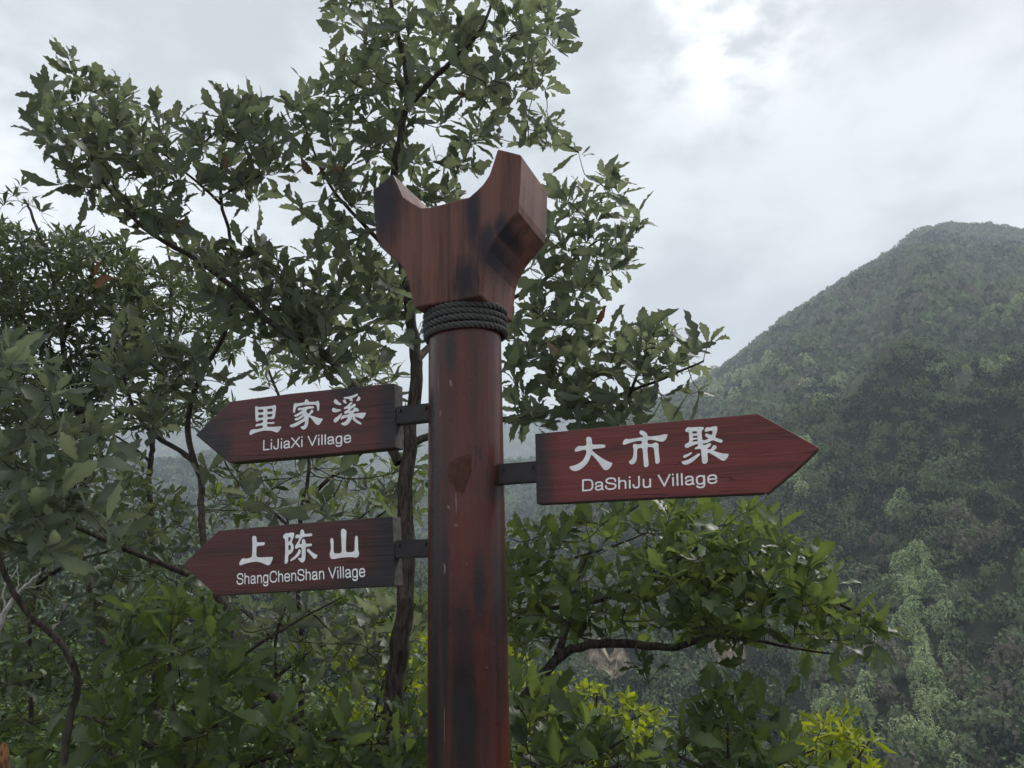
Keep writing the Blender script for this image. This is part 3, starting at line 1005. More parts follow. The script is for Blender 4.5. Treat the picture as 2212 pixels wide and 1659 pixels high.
G['shi'] = ((2470, 1700, 220), [
    [(660,230),(680,180),(720,163),(770,175),(860,225),(905,280),(900,345),(1050,345),(1250,320),(1400,285),(1510,275),(1510,310),(1480,410),(1410,490),(1330,510),(1220,485),(1100,455),(990,448),(905,455),(905,565),(1000,580),(1070,565),(1110,535),(1170,530),(1225,550),(1245,610),(1245,800),(1260,950),(1282,1080),(1265,1140),(1210,1172),(1160,1165),(1140,1120),(1130,950),(1110,750),(1080,675),(1000,665),(905,665),(910,850),(930,1050),(942,1200),(920,1255),(860,1280),(810,1265),(795,1200),(780,950),(760,695),(680,695),(610,715),(592,780),(592,950),(575,1080),(520,1160),(450,1195),(380,1180),(335,1105),(410,1060),(465,980),(490,860),(490,740),(465,650),(480,590),(530,565),(600,592),(740,575),(740,475),(640,480),(480,510),(350,550),(230,595),(175,598),(155,560),(185,470),(240,420),(300,418),(340,432),(500,405),(700,380),(800,355),(730,310),(670,265)]])
G['ju'] = ((2710, 1680, 220), [
    [(235,300),(290,225),(340,215),(400,225),(600,212),(740,210),(790,225),(800,260),(770,300),(725,335),(735,480),(750,605),(830,612),(950,560),(890,525),(825,475),(850,415),(890,405),(960,440),(1030,462),(1060,390),(1060,320),(980,325),(890,355),(835,360),(815,320),(840,250),(890,218),(960,228),(1080,195),(1170,185),(1205,220),(1205,320),(1170,430),(1130,520),(1220,560),(1340,592),(1368,630),(1345,680),(1300,692),(1200,660),(1100,618),(1030,618),(950,670),(850,708),(762,705),(775,765),(850,755),(930,715),(990,695),(1020,715),(1000,785),(940,830),(890,860),(920,885),(1010,890),(1050,800),(1090,762),(1140,760),(1180,800),(1180,850),(1140,890),(1075,925),(1200,970),(1350,1010),(1540,1020),(1545,1060),(1500,1150),(1430,1225),(1380,1235),(1310,1210),(1180,1120),(1050,1040),(910,965),(905,1080),(920,1220),(900,1290),(840,1325),(780,1322),(740,1280),(735,1180),(720,1000),(705,862),(600,880),(530,885),(515,860),(545,825),(620,795),(630,715),(520,745),(400,800),(300,845),(250,845),(215,790),(225,735),(290,700),(360,670),(355,500),(340,355),(270,370),(235,340)],
    [(445,345),(520,342),(597,340),(592,405),(520,408),(447,410)], [(456,487),(530,481),(606,476),(604,535),(530,540),(458,545)], [(452,610),(530,592),(618,580),(616,635),(530,650),(452,660)], [(600,285),(635,240),(665,268)],
    [(170,1090),(200,1060),(300,1030),(400,975),(435,970),(440,1005),(380,1060),(280,1120),(210,1150),(175,1125)],
    [(120,1250),(250,1225),(380,1170),(520,1080),(640,1008),(680,1015),(695,1040),(600,1140),(460,1260),(340,1330),(240,1358),(170,1335),(125,1285)]])

# monoline sans letters as centre-line strokes: (advance, [(smooth, points)...]) on a 1000-unit em, cap height 716
LT = {
    ' ': (278, []),
    'L': (556, [(0, [(118, 674), (118, 42), (490, 42)])]),
    'i': (222, [(0, [(111, 476), (111, 42)]), (0, [(111, 665), (111, 682)])]),
    'l': (222, [(0, [(111, 674), (111, 42)])]),
    'J': (500, [(1, [(376, 674), (376, 260), (372, 120), (330, 50), (240, 30), (140, 45), (88, 110), (76, 210)])]),
    'a': (556, [(1, [(88, 370), (110, 455), (190, 490), (290, 490), (400, 470), (430, 390), (430, 250), (430, 120), (445, 60), (470, 40)]),
                (1, [(428, 300), (350, 280), (220, 262), (110, 232), (78, 150), (110, 55), (220, 25), (330, 50), (410, 120), (430, 200)])]),
    'X': (667, [(0, [(60, 674), (600, 42)]), (0, [(60, 42), (600, 674)])]),
    'V': (667, [(0, [(48, 674), (333, 45), (618, 674)])]),
    'g': (556, [(1, [(440, 476), (440, 200), (440, 20), (425, -110), (340, -165), (230, -172), (120, -150), (82, -80)]),
                (1, [(432, 255), (425, 400), (350, 485), (258, 490), (150, 470), (78, 380), (74, 255), (80, 120), (150, 40), (258, 28), (350, 40), (425, 120), (432, 255)])]),
    'e': (556, [(1, [(80, 265), (130, 266), (300, 268), (476, 268), (478, 300), (460, 420), (370, 488), (280, 490), (160, 470), (82, 380), (76, 262), (84, 130), (160, 44), (280, 28), (390, 44), (455, 95), (474, 150)])]),
    'S': (667, [(1, [(580, 490), (570, 600), (480, 672), (330, 686), (180, 665), (98, 590), (100, 480), (180, 410), (330, 372), (480, 340), (590, 280), (596, 160), (520, 60), (350, 30), (180, 45), (85, 130), (72, 230)])]),
    'h': (556, [(0, [(108, 674), (108, 42)]), (1, [(112, 300), (120, 400), (190, 482), (290, 490), (400, 480), (446, 400), (448, 300), (448, 160), (448, 42)])]),
    'n': (556, [(0, [(108, 476), (108, 42)]), (1, [(112, 300), (120, 400), (190, 482), (290, 490), (400, 480), (446, 400), (448, 300), (448, 160), (448, 42)])]),
    'u': (556, [(0, [(448, 476), (448, 42)]), (1, [(446, 220), (436, 120), (370, 38), (270, 28), (160, 36), (110, 110), (108, 210), (108, 350), (108, 476)])]),
    'C': (722, [(1, [(640, 490), (620, 600), (520, 680), (390, 688), (230, 670), (110, 550), (90, 358), (110, 160), (230, 48), (390, 28), (530, 44), (630, 130), (655, 235)])]),
    'D': (722, [(1, [(118, 674), (260, 674), (420, 674), (560, 640), (630, 520), (634, 358), (630, 200), (560, 80), (420, 42), (260, 42), (118, 42)]), (0, [(118, 674), (118, 42)])]),
}
HW = 46.0


def letter_tris(ch, step=14.0):
    adv, strokes = LT[ch]
    xs = np.arange(-30, adv + 60, step)
    ys = np.arange(-240, 760, step)
    X, Y = np.meshgrid(xs, ys, indexing='ij')
    D = np.full(X.shape, 1e9)
    for sm, pts in strokes:
        p = chaikin(pts, 2) if sm else np.array(pts, float)
        for a_, b_ in zip(p[:-1], p[1:]):
            ab = b_ - a_
            t = np.clip(((X - a_[0]) * ab[0] + (Y - a_[1]) * ab[1]) / (ab @ ab + 1e-9), 0, 1)
            D = np.minimum(D, np.hypot(X - a_[0] - t * ab[0], Y - a_[1] - t * ab[1]))
    D -= HW
    polys = []
    for i in range(len(xs) - 1):
        for j in range(len(ys) - 1):
            q = [(xs[i], ys[j], D[i, j]), (xs[i + 1], ys[j], D[i + 1, j]), (xs[i + 1], ys[j + 1], D[i + 1, j + 1]), (xs[i], ys[j + 1], D[i, j + 1])]
            if min(v[2] for v in q) >= 0:
                continue
            out = []
            for k_ in range(4):
                a_, b_ = q[k_], q[(k_ + 1) % 4]
                if a_[2] < 0:
                    out.append(a_[:2])
                if (a_[2] < 0) != (b_[2] < 0):
                    t = a_[2] / (a_[2] - b_[2])
                    out.append((a_[0] + t * (b_[0] - a_[0]), a_[1] + t * (b_[1] - a_[1])))
            if len(out) >= 3:
                polys.append(out)
    return polys


LCACHE = {}


def lettering(text, p0, p1, ptop, off, org, parent):
    tot = sum(LT[c][0] for c in text)
    o0, o1, ot = onplane(*p0, off), onplane(*p1, off), onplane(*ptop, off)
    ux = (o1 - o0) / (tot - 110)
    uy = (ot - o0) / 716.0
    bm = bmesh.new()
    pen = -60.0
    for ch in text:
        if ch not in LCACHE:
            LCACHE[ch] = letter_tris(ch)
        for pl in LCACHE[ch]:
            vs = []
            for x, y in pl:
                q = o0 + ux * (pen + x) + uy * y
                vs.append(bm.verts.new((q[0] - org[0], off - org[1], q[1] - org[2])))
            bm.faces.new(vs)
        pen += LT[ch][0]
    bmesh.ops.remove_doubles(bm, verts=bm.verts, dist=1e-5)
    return local('lettering', bm_mesh('lettering', bm), M['letter'], parent, (0, 0, 0))


def arrow_board(name_txt, outline_px, end_idx, chars, txt, p0, p1, pt, spots, bracket, red, dark, label):
    """outline_px in photo pixels on the front face"""
    off = -BT / 2
    pr = [onplane(x, y, off) for x, y in outline_px]
    org = np.array([np.mean([p[0] for p in pr]), 0, np.mean([p[1] for p in pr])])
    bm = bmesh.new()
    f_ = [bm.verts.new((p[0] - org[0], off, p[1] - org[2])) for p in pr]
    b_ = [bm.verts.new((p[0] - org[0], -off, p[1] - org[2])) for p in pr]
    n = len(pr)
    bm.faces.new(f_)
    bm.faces.new(b_[::-1])
    for j in range(n):
        k_ = (j + 1) % n
        bm.faces.new((f_[j], b_[j], b_[k_], f_[k_]))
    bmesh.ops.recalc_face_normals(bm, faces=bm.faces)
    me = bm_mesh('arrow_board', bm)
    sp3 = []
    for px, py, rx, rz in spots:
        q = onplane(px, py, off)
        sp3.append((q[0] - org[0], off, q[1] - org[2], rx, 1.0, rz))
    mt = wood('board_wood_' + txt.split()[0].lower(), 'x', red, dark, sp3, rough=.42, grain=1.5, spec=.4)
    me.materials.append(mt)
    me.materials.append(M['endgrain'])
    me.materials.append(M['edge'])
    xin = max if end_idx == 'R' else min
    xe = xin(p[0] for p in pr) - org[0]
    for p in me.polygons:
        c = p.center
        if abs(c.x - xe) < .006 and abs(p.normal.x) > .9:
            p.material_index = 1
        elif abs(p.normal.y) < .5:
            p.material_index = 2
    bd = local('arrow_board', me, None, root, org)
    bd['label'] = label
    bv = bd.modifiers.new('soft_edges', 'BEVEL')
    bv.width = .0022
    bv.segments = 2
    for key in chars:
        (ox, oy, sz), polys = G[key]
        s_ = sz / 1659.0
        me = glyph_mesh(polys, lambda x, y: onplane(ox + x * s_, oy + y * s_, off) - org[[0, 2]], off - .0012)
        local('character', me, M['letter'], bd, (0, 0, 0))
    lettering(txt, p0, p1, pt, off - .0012, (org[0], 0, org[2]), bd)
    # bracket
    x_end = xe + org[0]
    z0b, z1b = onplane(*bracket[0], -.02)[1], onplane(*bracket[1], -.02)[1]
    x0b, x1b = (x_end - .004, -RAD * .8) if end_idx == 'R' else (RAD * .8, x_end + .004)
    bm = bmesh.new()
    bmesh.ops.create_cube(bm, size=1)
    bmesh.ops.scale(bm, vec=(abs(x1b - x0b), .034, abs(z1b - z0b)), verts=bm.verts)
    bmesh.ops.bevel(bm, geom=bm.edges[:], offset=.003, segments=2, affect='EDGES')
    br = local('bracket', bm_mesh('bracket', bm), M['steel'], root, ((x0b + x1b) / 2, -.004, (z0b + z1b) / 2))
    # weld bead ring and bolts where the arm meets board and pole
    for xx in (x_end + (-.010 if end_idx == 'L' else .010), (RAD + .012) * (1 if end_idx == 'L' else -1)):
        bm = bmesh.new()
        bmesh.ops.create_cone(bm, cap_ends=True, segments=6, radius1=.006, radius2=.005, depth=.005)
        o = local('bolt', bm_mesh('bolt', bm), M['steel'], br, (xx - (x0b + x1b) / 2, -.0195, .012))
        o.rotation_euler = (math.radians(90), 0, 0)
    return bd, pr


M['edge'] = plain('board_edge', (.055, .038, .034), .6, .3, 50, .4)

c1 = lambda x, y: (740 + x * .4702, 1480 + y * .4702)
bd1, pr1 = arrow_board('a', [c1(1783, 113), c1(1600, 128), c1(900, 200), c1(385, 268), c1(88, 552), c1(250, 690), c1(368, 787), c1(1000, 735), c1(1790, 660)], 'R', ['li', 'jia', 'xi'],
                       'LiJiaXi Village', (1051.5, 1802), (1403.5, 1770), (1052.5, 1760.5),
                       [(800, 1740, .13, .12), (875, 1790, .06, .08), (1565, 1660, .055, .3), (1400, 1560, .07, .03)], [(1600, 1695), (1600, 1624)], (.078, .014, .013), (.040, .009, .010),
                       'left-pointing arrow board lettered LiJiaXi Village')
c2 = lambda x, y: (700 + x * .4882, 2020 + y * .4882)
bd2, pr2 = arrow_board('b', [c2(1783, 92), c2(1000, 152), c2(355, 211), c2(62, 492), c2(200, 615), c2(340, 744), c2(1000, 705), c2(1798, 665)], 'R', ['shang', 'chen', 'shan'],
                       'ShangChenShan Village', (948, 2339), (1460.6, 2307), (948, 2294),
                       [(1570, 2210, .10, .3), (1500, 2360, .20, .07), (1300, 2390, .25, .04)], [(1600, 2233), (1600, 2161)], (.066, .013, .011), (.036, .009, .008),
                       'left-pointing arrow board lettered ShangChenShan Village')
c3 = lambda x, y: (1940 + x * .633, 1600 + y * .633)
bd3, pr3 = arrow_board('c', [c3(315, 213), c3(1000, 150), c3(1725, 86), c3(1880, 170), c3(2112, 302), c3(1970, 437), c3(1788, 587), c3(1100, 617), c3(325, 657)], 'L', ['da', 'shi', 'ju'],
                       'DaShiJu Village', (2327.7, 1965.6), (2868.7, 1933.8), (2327.5, 1918),
                       [(2140, 1880, .065, .3)], [(2090, 1930), (2090, 1848)], (.128, .019, .017), (.066, .012, .011),
                       'right-pointing arrow board lettered DaShiJu Village')

# water drops under the right board
m, nt = new_mat('water')
finish(nt, principled(nt, (.95, .97, 1), .02, .5, None, Transmission_Weight=1.0, IOR=1.33))
M['water'] = m
for X, Y, sc, lab in ((2667, 2002, 1.0, 'water drop hanging under the middle of the right board'), (3063, 1987, 1.15, 'water drop hanging at the tip end of the right board')):
    bm = bmesh.new()
    bmesh.ops.create_uvsphere(bm, u_segments=16, v_segments=12, radius=.0042 * sc)
    for v in bm.verts:
        if v.co.z > 0:
            v.co.x *= 1 - .5 * v.co.z / (.0042 * sc)
            v.co.y *= 1 - .5 * v.co.z / (.0042 * sc)
            v.co.z *= 1.6
    q = onplane(X, Y, -BT / 2 + .008)
    P = AXIS + AX * q[0] + BX * (-BT / 2 + .008)
    o = link('water_drop', bm_mesh('water_drop', bm), M['water'], None, True)
    o.location = (P[0], P[1], q[1])
    tag(o, lab, 'water drop', 'water drops under the right board')

# =========================================================================================
# TREES
# =========================================================================================


def leaf_proto(seed, width=.46, n=8, teeth=.2, peak=1.35, cup=.18):
    r = np.random.default_rng(seed)
    t = np.linspace(0, 1, n + 1)
    w_ = width / 2 * np.sin(np.pi * np.clip(t, 0, 1) ** peak) ** .85
    w_[0] = .012
    w_[-1] = .0
    arch = r.uniform(-.12, .50)
    side = r.uniform(-.16, .16)
    twist = r.uniform(-.5, .5)
    mx_ = side * np.sin(np.pi * t)
    mz = -arch * t ** 2 + .03 * np.sin(6 * t + r.uniform(0, 6))
    mid = np.column_stack([mx_, t, mz])
    V = [mid]
    for sgn in (-1, 1):
        tt = 1 + teeth * np.where(np.arange(n + 1) % 2 == (0 if sgn > 0 else 1), 1, -1) * r.uniform(.5, 1.2, n + 1)
        if teeth and r.random() < .3:
            k_ = r.integers(3, n)
            tt[k_] *= r.uniform(.25, .6)          # a bite or deep notch
        ww = w_ * tt
        e = mid.copy()
        e[:, 0] += sgn * ww
        e[:, 1] += np.where(tt > 1, .03, -.005)
        e[:, 2] += sgn * twist * ww * t + cup * ww * r.uniform(.2, 2.4) + r.normal(size=n + 1) * .018
        V.append(e)
    V = np.vstack(V)
    m_ = n + 1
    F = []
    for i in range(n):
        F.append((i, i + 1, m_ + i + 1, m_ + i))
        F.append((i + 1, i, 2 * m_ + i, 2 * m_ + i + 1))
    return V, np.array(F)


OAK = [leaf_proto(s, .31 + .032 * (s % 5), 11, .17, 1.3 + .1 * (s % 3)) for s in range(16)]
NARROW = [leaf_proto(40 + s, .24, 4, .05, 1.1, .3) for s in range(8)]
ROUND = [leaf_proto(60 + s, .5, 4, .08, 1.2, .25) for s in range(6)]


def rib_tint(V, t):
    """leaf tint, paler along the midrib"""
    a = np.full(len(V), t)
    a[:len(V) // 3] += .38
    return a


def leaf_meshes(protos, mat):
    out = []
    for i, (V, F) in enumerate(protos):
        me = np_mesh('leaf', V, F, rib_tint(V, (i + .5) / len(protos)))
        me.materials.append(mat)
        out.append(me)
    return out


LEAFME = {}


def rot_from(d, up):
    """columns: side, forward(d), normal"""
    d = d / np.linalg.norm(d)
    s = np.cross(d, up)
    ns = np.linalg.norm(s)
    s = s / ns if ns > 1e-6 else np.array([1.0, 0, 0])
    return np.column_stack([s, d, np.cross(s, d)])


def inside(poly, X, Y):
    poly = np.asarray(poly, float)
    res = np.zeros(np.shape(X), bool)
    x0, y0 = poly[-1]
    for x1, y1 in poly:
        c = ((y1 > Y) != (y0 > Y)) & (X < (x0 - x1) * (Y - y1) / (y0 - y1 + 1e-12) + x1)
        res ^= c
        x0, y0 = x1, y1
    return res


def jitter_path(P, amp):
    P = chaikin(P, 2)
    n = rng.normal(size=P.shape) * amp
    n[0] = n[-1] = 0
    return P + n


def tree(name, label, cat, limbs, zones, tips=(), protos=OAK, pkey='oak', mat='oak_leaf', leaf=.17, whorl=(4, 8), group=None, gaps=(), barkm='bark', nmax=300,
         ground=True, depthfall=None, mind=.10, droop=.0, min_px=10, root_at=None):
    """limbs: [(points (X, Y, depth), r0, r1)...], first one is the trunk; zones: [(polygon, dmin, dmax, count)...] of leaf whorls; tips: [(X, Y, depth)...]"""
    if (pkey, mat) not in LEAFME:
        LEAFME[(pkey, mat)] = leaf_meshes(protos, M[mat])
    meshes = LEAFME[(pkey, mat)]
    sk, skr = [], []
    paths = []
    for li, (pts, r0, r1) in enumerate(limbs):
        P = np.array([at(*p) for p in pts])
        if li == 0:
            base = P[0].copy()
            gz = float(ground_z(np.array(base[0]), np.array(base[1]))) - .15
            if base[2] > gz:
                P = np.vstack([[base[0] + .05, base[1], gz], P])
        P = jitter_path(P, r0 * .08)
        # resample
        L = np.concatenate([[0], np.cumsum(np.linalg.norm(np.diff(P, axis=0), axis=1))])
        n = max(6, int(L[-1] / .05))
        s_ = np.linspace(0, L[-1], n)
        P = np.column_stack([np.interp(s_, L, P[:, k_]) for k_ in range(3)])
        R = r0 + (r1 - r0) * (s_ / L[-1]) ** .8
        paths.append((P, R))
        lo = len(P) // 6
        sk.append(P[lo:])
    origin = paths[0][0][0].copy()
    e = empty(name, origin)
    tag(e, label, cat, group)
    for li, (P, R) in enumerate(paths):
        s = Soup()
        s.tube(P - origin, R, 10 if R[0] > .02 else 6, .05)
        link('trunk' if li == 0 else 'branch', s.mesh('trunk' if li == 0 else 'branch'), M[barkm], e, True)
    nodes = np.vstack(sk)
    # cluster positions
    C = [at(*p) for p in tips]
    for poly, d0, d1, cnt in zones:
        poly = np.array(poly, float)
        lo, hi = poly.min(0), poly.max(0)
        got = 0
        tries = 0
        while got < cnt and tries < cnt * 30:
            tries += 1
            X, Y = rng.uniform(lo[0], hi[0]), rng.uniform(lo[1], hi[1])
            if not inside(poly, X, Y):
                continue
            if any(((X - g[0]) / g[2]) ** 2 + ((Y - g[1]) / g[3]) ** 2 < 1 for g in gaps):
                continue
            c = at(X, Y, rng.uniform(d0, d1))
            if C and np.min(np.linalg.norm(np.array(C) - c, axis=1)) < mind:
                continue
            C.append(c)
            got += 1
    C = np.array(C)
    dist = np.array([np.min(np.linalg.norm(nodes - c, axis=1)) for c in C])
    tw = Soup()
    LV = []                                        # leaves: (pos, R, length, variant)
    node_list = [nodes]
    for ci in np.argsort(dist):
        c = C[ci]
        N = np.vstack(node_list)
        dv = c - N
        dd = np.linalg.norm(dv, axis=1)
        cost = dd + .25 * np.clip(N[:, 2] - c[2], 0, None)
        k_ = int(np.argmin(cost))
        a_ = N[k_]
        ln = dd[k_]
        if ln > .02:
            mid = (a_ + c) / 2 + rng.normal(size=3) * ln * .10 + np.array([0, 0, -.06 * ln])
            q = chaikin(np.array([a_, (a_ * 2 + mid) / 3 + rng.normal(size=3) * ln * .04, mid, (mid + c * 2) / 3 + rng.normal(size=3) * ln * .04, c]), 1)
            r0 = .0022 + .0065 * min(1.0, ln / .8)
            tw.tube(q - origin, np.linspace(r0, .0017, len(q)), 5 if r0 > .004 else 4)
            node_list.append(q[1:])
            tdir = q[-1] - q[-3]
        else:
            tdir = rng.normal(size=3)
        tdir = tdir / (np.linalg.norm(tdir) + 1e-9)
        tdir = tdir * .6 + np.array([0, 0, .55]) + rng.normal(size=3) * .25
        tdir /= np.linalg.norm(tdir)
        u = np.cross(tdir, rng.normal(size=3))
        u /= np.linalg.norm(u)
        v = np.cross(tdir, u)
        nl = rng.integers(*whorl) if rng.random() > .16 else rng.integers(0, 3)
        ph0 = rng.uniform(0, 6.28)
        for j in range(nl):
            ph = ph0 + j * 2.4
            op = math.radians(rng.uniform(28, 88) if j > 1 else rng.uniform(5, 45))
            d = tdir * math.cos(op) + (u * math.cos(ph) + v * math.sin(ph)) * math.sin(op)
            d[2] -= droop
            upv = tdir + rng.normal(size=3) * .35
            Rm = rot_from(d, np.cross(np.cross(d, upv), d) if False else upv)
            Lf = leaf * rng.uniform(.45, 1.2)
            st = c - tdir * rng.uniform(0, .35) * leaf * .6 + d / np.linalg.norm(d) * .012
            LV.append((st, Rm, Lf, int(rng.integers(0, len(protos)))))
    me = tw.mesh('twigs')
    o = link('twigs', me, M['twig'], e, True)
    o['kind'] = 'stuff'
    # leaves that show largest become single objects, the rest one mass
    P0 = np.array([l[0] for l in LV])
    X, Y = proj(P0)
    dep = (P0 - CAM) @ np.array([0, 1, 0])
    size = np.array([l[2] for l in LV]) / np.maximum(dep, .3)
    size[(X < -30) | (X > 2240) | (Y < -30) | (Y > 1690)] = 0
    order = np.argsort(-size)
    thr = min_px / 473.0 / 1.7
    single = [i for i in order[:nmax] if size[i] > thr]
    ss = set(single)
    for i in single:
        st, Rm, Lf, va = LV[i]
        lo = bpy.data.objects.new('leaf', meshes[va])
        COL.objects.link(lo)
        lo.parent = e
        B = Rm * Lf
        p = st - origin
        lo.matrix_local = Matrix(((B[0, 0], B[0, 1], B[0, 2], p[0]), (B[1, 0], B[1, 1], B[1, 2], p[1]), (B[2, 0], B[2, 1], B[2, 2], p[2]), (0, 0, 0, 1)))
    vs, fs, ts, nn = [], [], [], 0
    for i, (st, Rm, Lf, va) in enumerate(LV):
        if i in ss:
            continue
        V, F = protos[va]
        vs.append((V * Lf) @ Rm.T + (st - origin))
        fs.append(F + nn)
        ts.append(rib_tint(V, (va + .5) / len(protos)))
        nn += len(V)
    if vs:
        o = link('foliage', np_mesh('foliage', np.vstack(vs), np.vstack(fs), np.concatenate(ts)), M[mat], e)
        o['kind'] = 'stuff'
    return e


# central oak behind the post -----------------------------------------------------------
central = tree('oak_tree', 'tall oak just behind the post, its crown rising above the carved head', 'tree',
     [([(828, 1690, 4.6), (845, 1560, 4.6), (868, 1400, 4.6), (878, 1250, 4.62), (876, 1100, 4.65), (880, 960, 4.7), (902, 830, 4.72), (896, 720, 4.75), (874, 600, 4.8),
        (856, 470, 4.85), (850, 380, 4.85), (864, 290, 4.85), (884, 215, 4.9), (876, 130, 4.95), (850, 40, 5.0), (838, -60, 5.0)], .075, .014),
      ([(868, 250, 4.87), (905, 205, 4.8), (955, 150, 4.75), (1005, 105, 4.7), (1045, 60, 4.7), (1080, -40, 4.65)], .022, .008),
      ([(898, 780, 4.72), (930, 745, 4.9), (1000, 700, 5.1), (1100, 650, 5.2), (1200, 590, 5.2), (1290, 520, 5.1)], .026, .007),
      ([(884, 960, 4.7), (960, 930, 4.9), (1100, 905, 4.9), (1240, 880, 4.8), (1350, 850, 4.7), (1450, 810, 4.6), (1520, 780, 4.6)], .026, .006),
      ([(862, 560, 4.8), (800, 500, 4.9), (730, 430, 5.0), (690, 360, 5.0), (660, 280, 5.0)], .02, .006),
      ([(1350, 880, 4.7), (1380, 800, 4.6), (1400, 750, 4.6), (1420, 700, 4.5)], .012, .005)],
     [([(700, -40), (1215, -40), (1205, 90), (1180, 170), (1195, 240), (1245, 285), (1240, 340), (1170, 345), (1090, 320), (1040, 300), (960, 330), (860, 400), (800, 420), (700, 410), (650, 370), (640, 290), (610, 250), (660, 215), (720, 180), (722, 90)], 4.3, 5.4, 220),
      ([(880, 330), (1010, 340), (1040, 440), (960, 440), (900, 440)], 4.8, 5.4, 16),
      ([(1200, 420), (1270, 385), (1330, 385), (1385, 480), (1370, 540), (1350, 605), (1290, 600), (1240, 660), (1290, 700), (1270, 750), (1180, 800), (1100, 800), (1095, 700), (1120, 600), (1180, 520)], 4.5, 5.5, 100),
      ([(620, 430), (800, 410), (870, 560), (890, 760), (800, 830), (730, 740), (690, 620), (640, 500)], 4.4, 5.6, 80),
      ([(1095, 790), (1330, 710), (1440, 720), (1520, 750), (1510, 790), (1440, 850), (1480, 880), (1300, 930), (1095, 920)], 4.3, 5.1, 85)],
     tips=[(735, 40, 4.6), (735, 130, 4.7), (760, 0, 4.5), (1200, 20, 4.5), (1190, 75, 4.6), (1150, 145, 4.7), (1185, 260, 4.7), (1230, 300, 4.6), (1250, 330, 4.6), (1320, 395, 4.8), (1300, 440, 4.9), (1375, 500, 4.9),
           (1350, 575, 4.9), (1400, 715, 4.5), (1500, 750, 4.5), (1530, 745, 4.55), (1490, 850, 4.5), (1510, 845, 4.6), (640, 230, 4.9), (700, 200, 4.8), (655, 250, 4.9)],
     gaps=[(965, 195, 34, 42), (925, 320, 40, 30), (700, 265, 16, 20), (1010, 240, 26, 24), (740, 330, 22, 20), (1120, 250, 20, 18), (800, 470, 26, 22), (720, 560, 30, 34), (1250, 560, 20, 16), (1150, 640, 26, 22), (1170, 720, 20, 24),
           (1310, 660, 40, 30), (1300, 760, 30, 18)], leaf=.178, mind=.08)

# left oak ------------------------------------------------------------------------------
left_oak = tree('oak_tree', 'oak on the left, one long branch slanting up over the upper sign', 'tree',
     [([(690, 1620, 4.3), (650, 1570, 4.35), (611, 1524, 4.4), (560, 1482, 4.45), (514, 1449, 4.5), (505, 1388, 4.55), (497, 1313, 4.6), (470, 1290, 4.65), (440, 1200, 4.8), (434, 1087, 4.9), (437, 1036, 5.0),
        (417, 995, 5.0), (400, 900, 5.05), (440, 800, 5.1), (500, 700, 5.1), (505, 600, 5.1), (495, 500, 5.1), (475, 430, 5.1), (478, 340, 5.1), (484, 300, 5.1)], .038, .009),
      ([(862, 1000, 4.7), (800, 880, 4.8), (752, 820, 4.8), (700, 760, 4.8), (620, 722, 4.8), (560, 680, 4.8), (525, 640, 4.8), (460, 585, 4.8), (400, 545, 4.8), (330, 510, 4.8), (265, 450, 4.8), (210, 370, 4.75), (175, 290, 4.7), (150, 230, 4.7)], .032, .007),
      ([(417, 995, 5.0), (376, 964, 5.0), (328, 940, 5.0), (284, 882, 5.0), (273, 824, 5.0), (240, 760, 5.0)], .02, .006),
      ([(475, 430, 5.1), (500, 410, 5.0), (530, 395, 5.0), (560, 380, 5.0)], .012, .005),
      ([(476, 440, 5.1), (440, 405, 5.1), (410, 380, 5.1), (350, 330, 5.1), (320, 300, 5.0)], .013, .005)],
     [([(60, 220), (130, 175), (200, 190), (270, 200), (300, 260), (400, 265), (440, 270), (480, 230), (560, 225), (590, 260), (600, 310), (620, 340), (600, 410), (540, 440), (500, 400), (420, 430), (430, 490), (360, 520), (250, 480), (190, 430), (130, 380), (90, 300)], 4.3, 5.3, 165),
      ([(440, 530), (560, 545), (600, 590), (690, 620), (740, 720), (730, 800), (640, 810), (560, 760), (470, 660), (400, 580), (360, 520)], 4.5, 5.6, 110),
      ([(240, 700), (420, 740), (500, 830), (430, 900), (330, 930), (230, 850)], 4.6, 5.4, 45),
      ([(440, 1010), (700, 1000), (850, 1000), (915, 960), (920, 1110), (700, 1100), (420, 1120)], 4.6, 5.6, 20),
      ([(480, 1300), (620, 1310), (780, 1330), (900, 1300), (915, 1400), (760, 1480), (640, 1400), (520, 1400)], 4.5, 5.4, 24)],
     tips=[(155, 150, 4.6), (150, 130, 4.6), (110, 190, 4.6), (80, 205, 4.6), (60, 250, 4.6), (90, 285, 4.6), (165, 165, 4.6), (270, 215, 4.7), (200, 200, 4.7), (340, 250, 4.8), (380, 265, 4.8), (490, 240, 4.9), (500, 225, 4.9),
           (555, 225, 4.9), (545, 240, 4.9), (640, 240, 4.8), (130, 400, 4.6), (190, 405, 4.7), (160, 380, 4.6), (520, 530, 4.8), (600, 560, 4.8), (620, 580, 4.8)],
     gaps=[(300, 420, 34, 20), (430, 470, 40, 30), (470, 510, 30, 24), (640, 540, 30, 30), (560, 480, 34, 24), (600, 700, 20, 20), (520, 780, 60, 36), (620, 770, 40, 26)], leaf=.18, mind=.08)

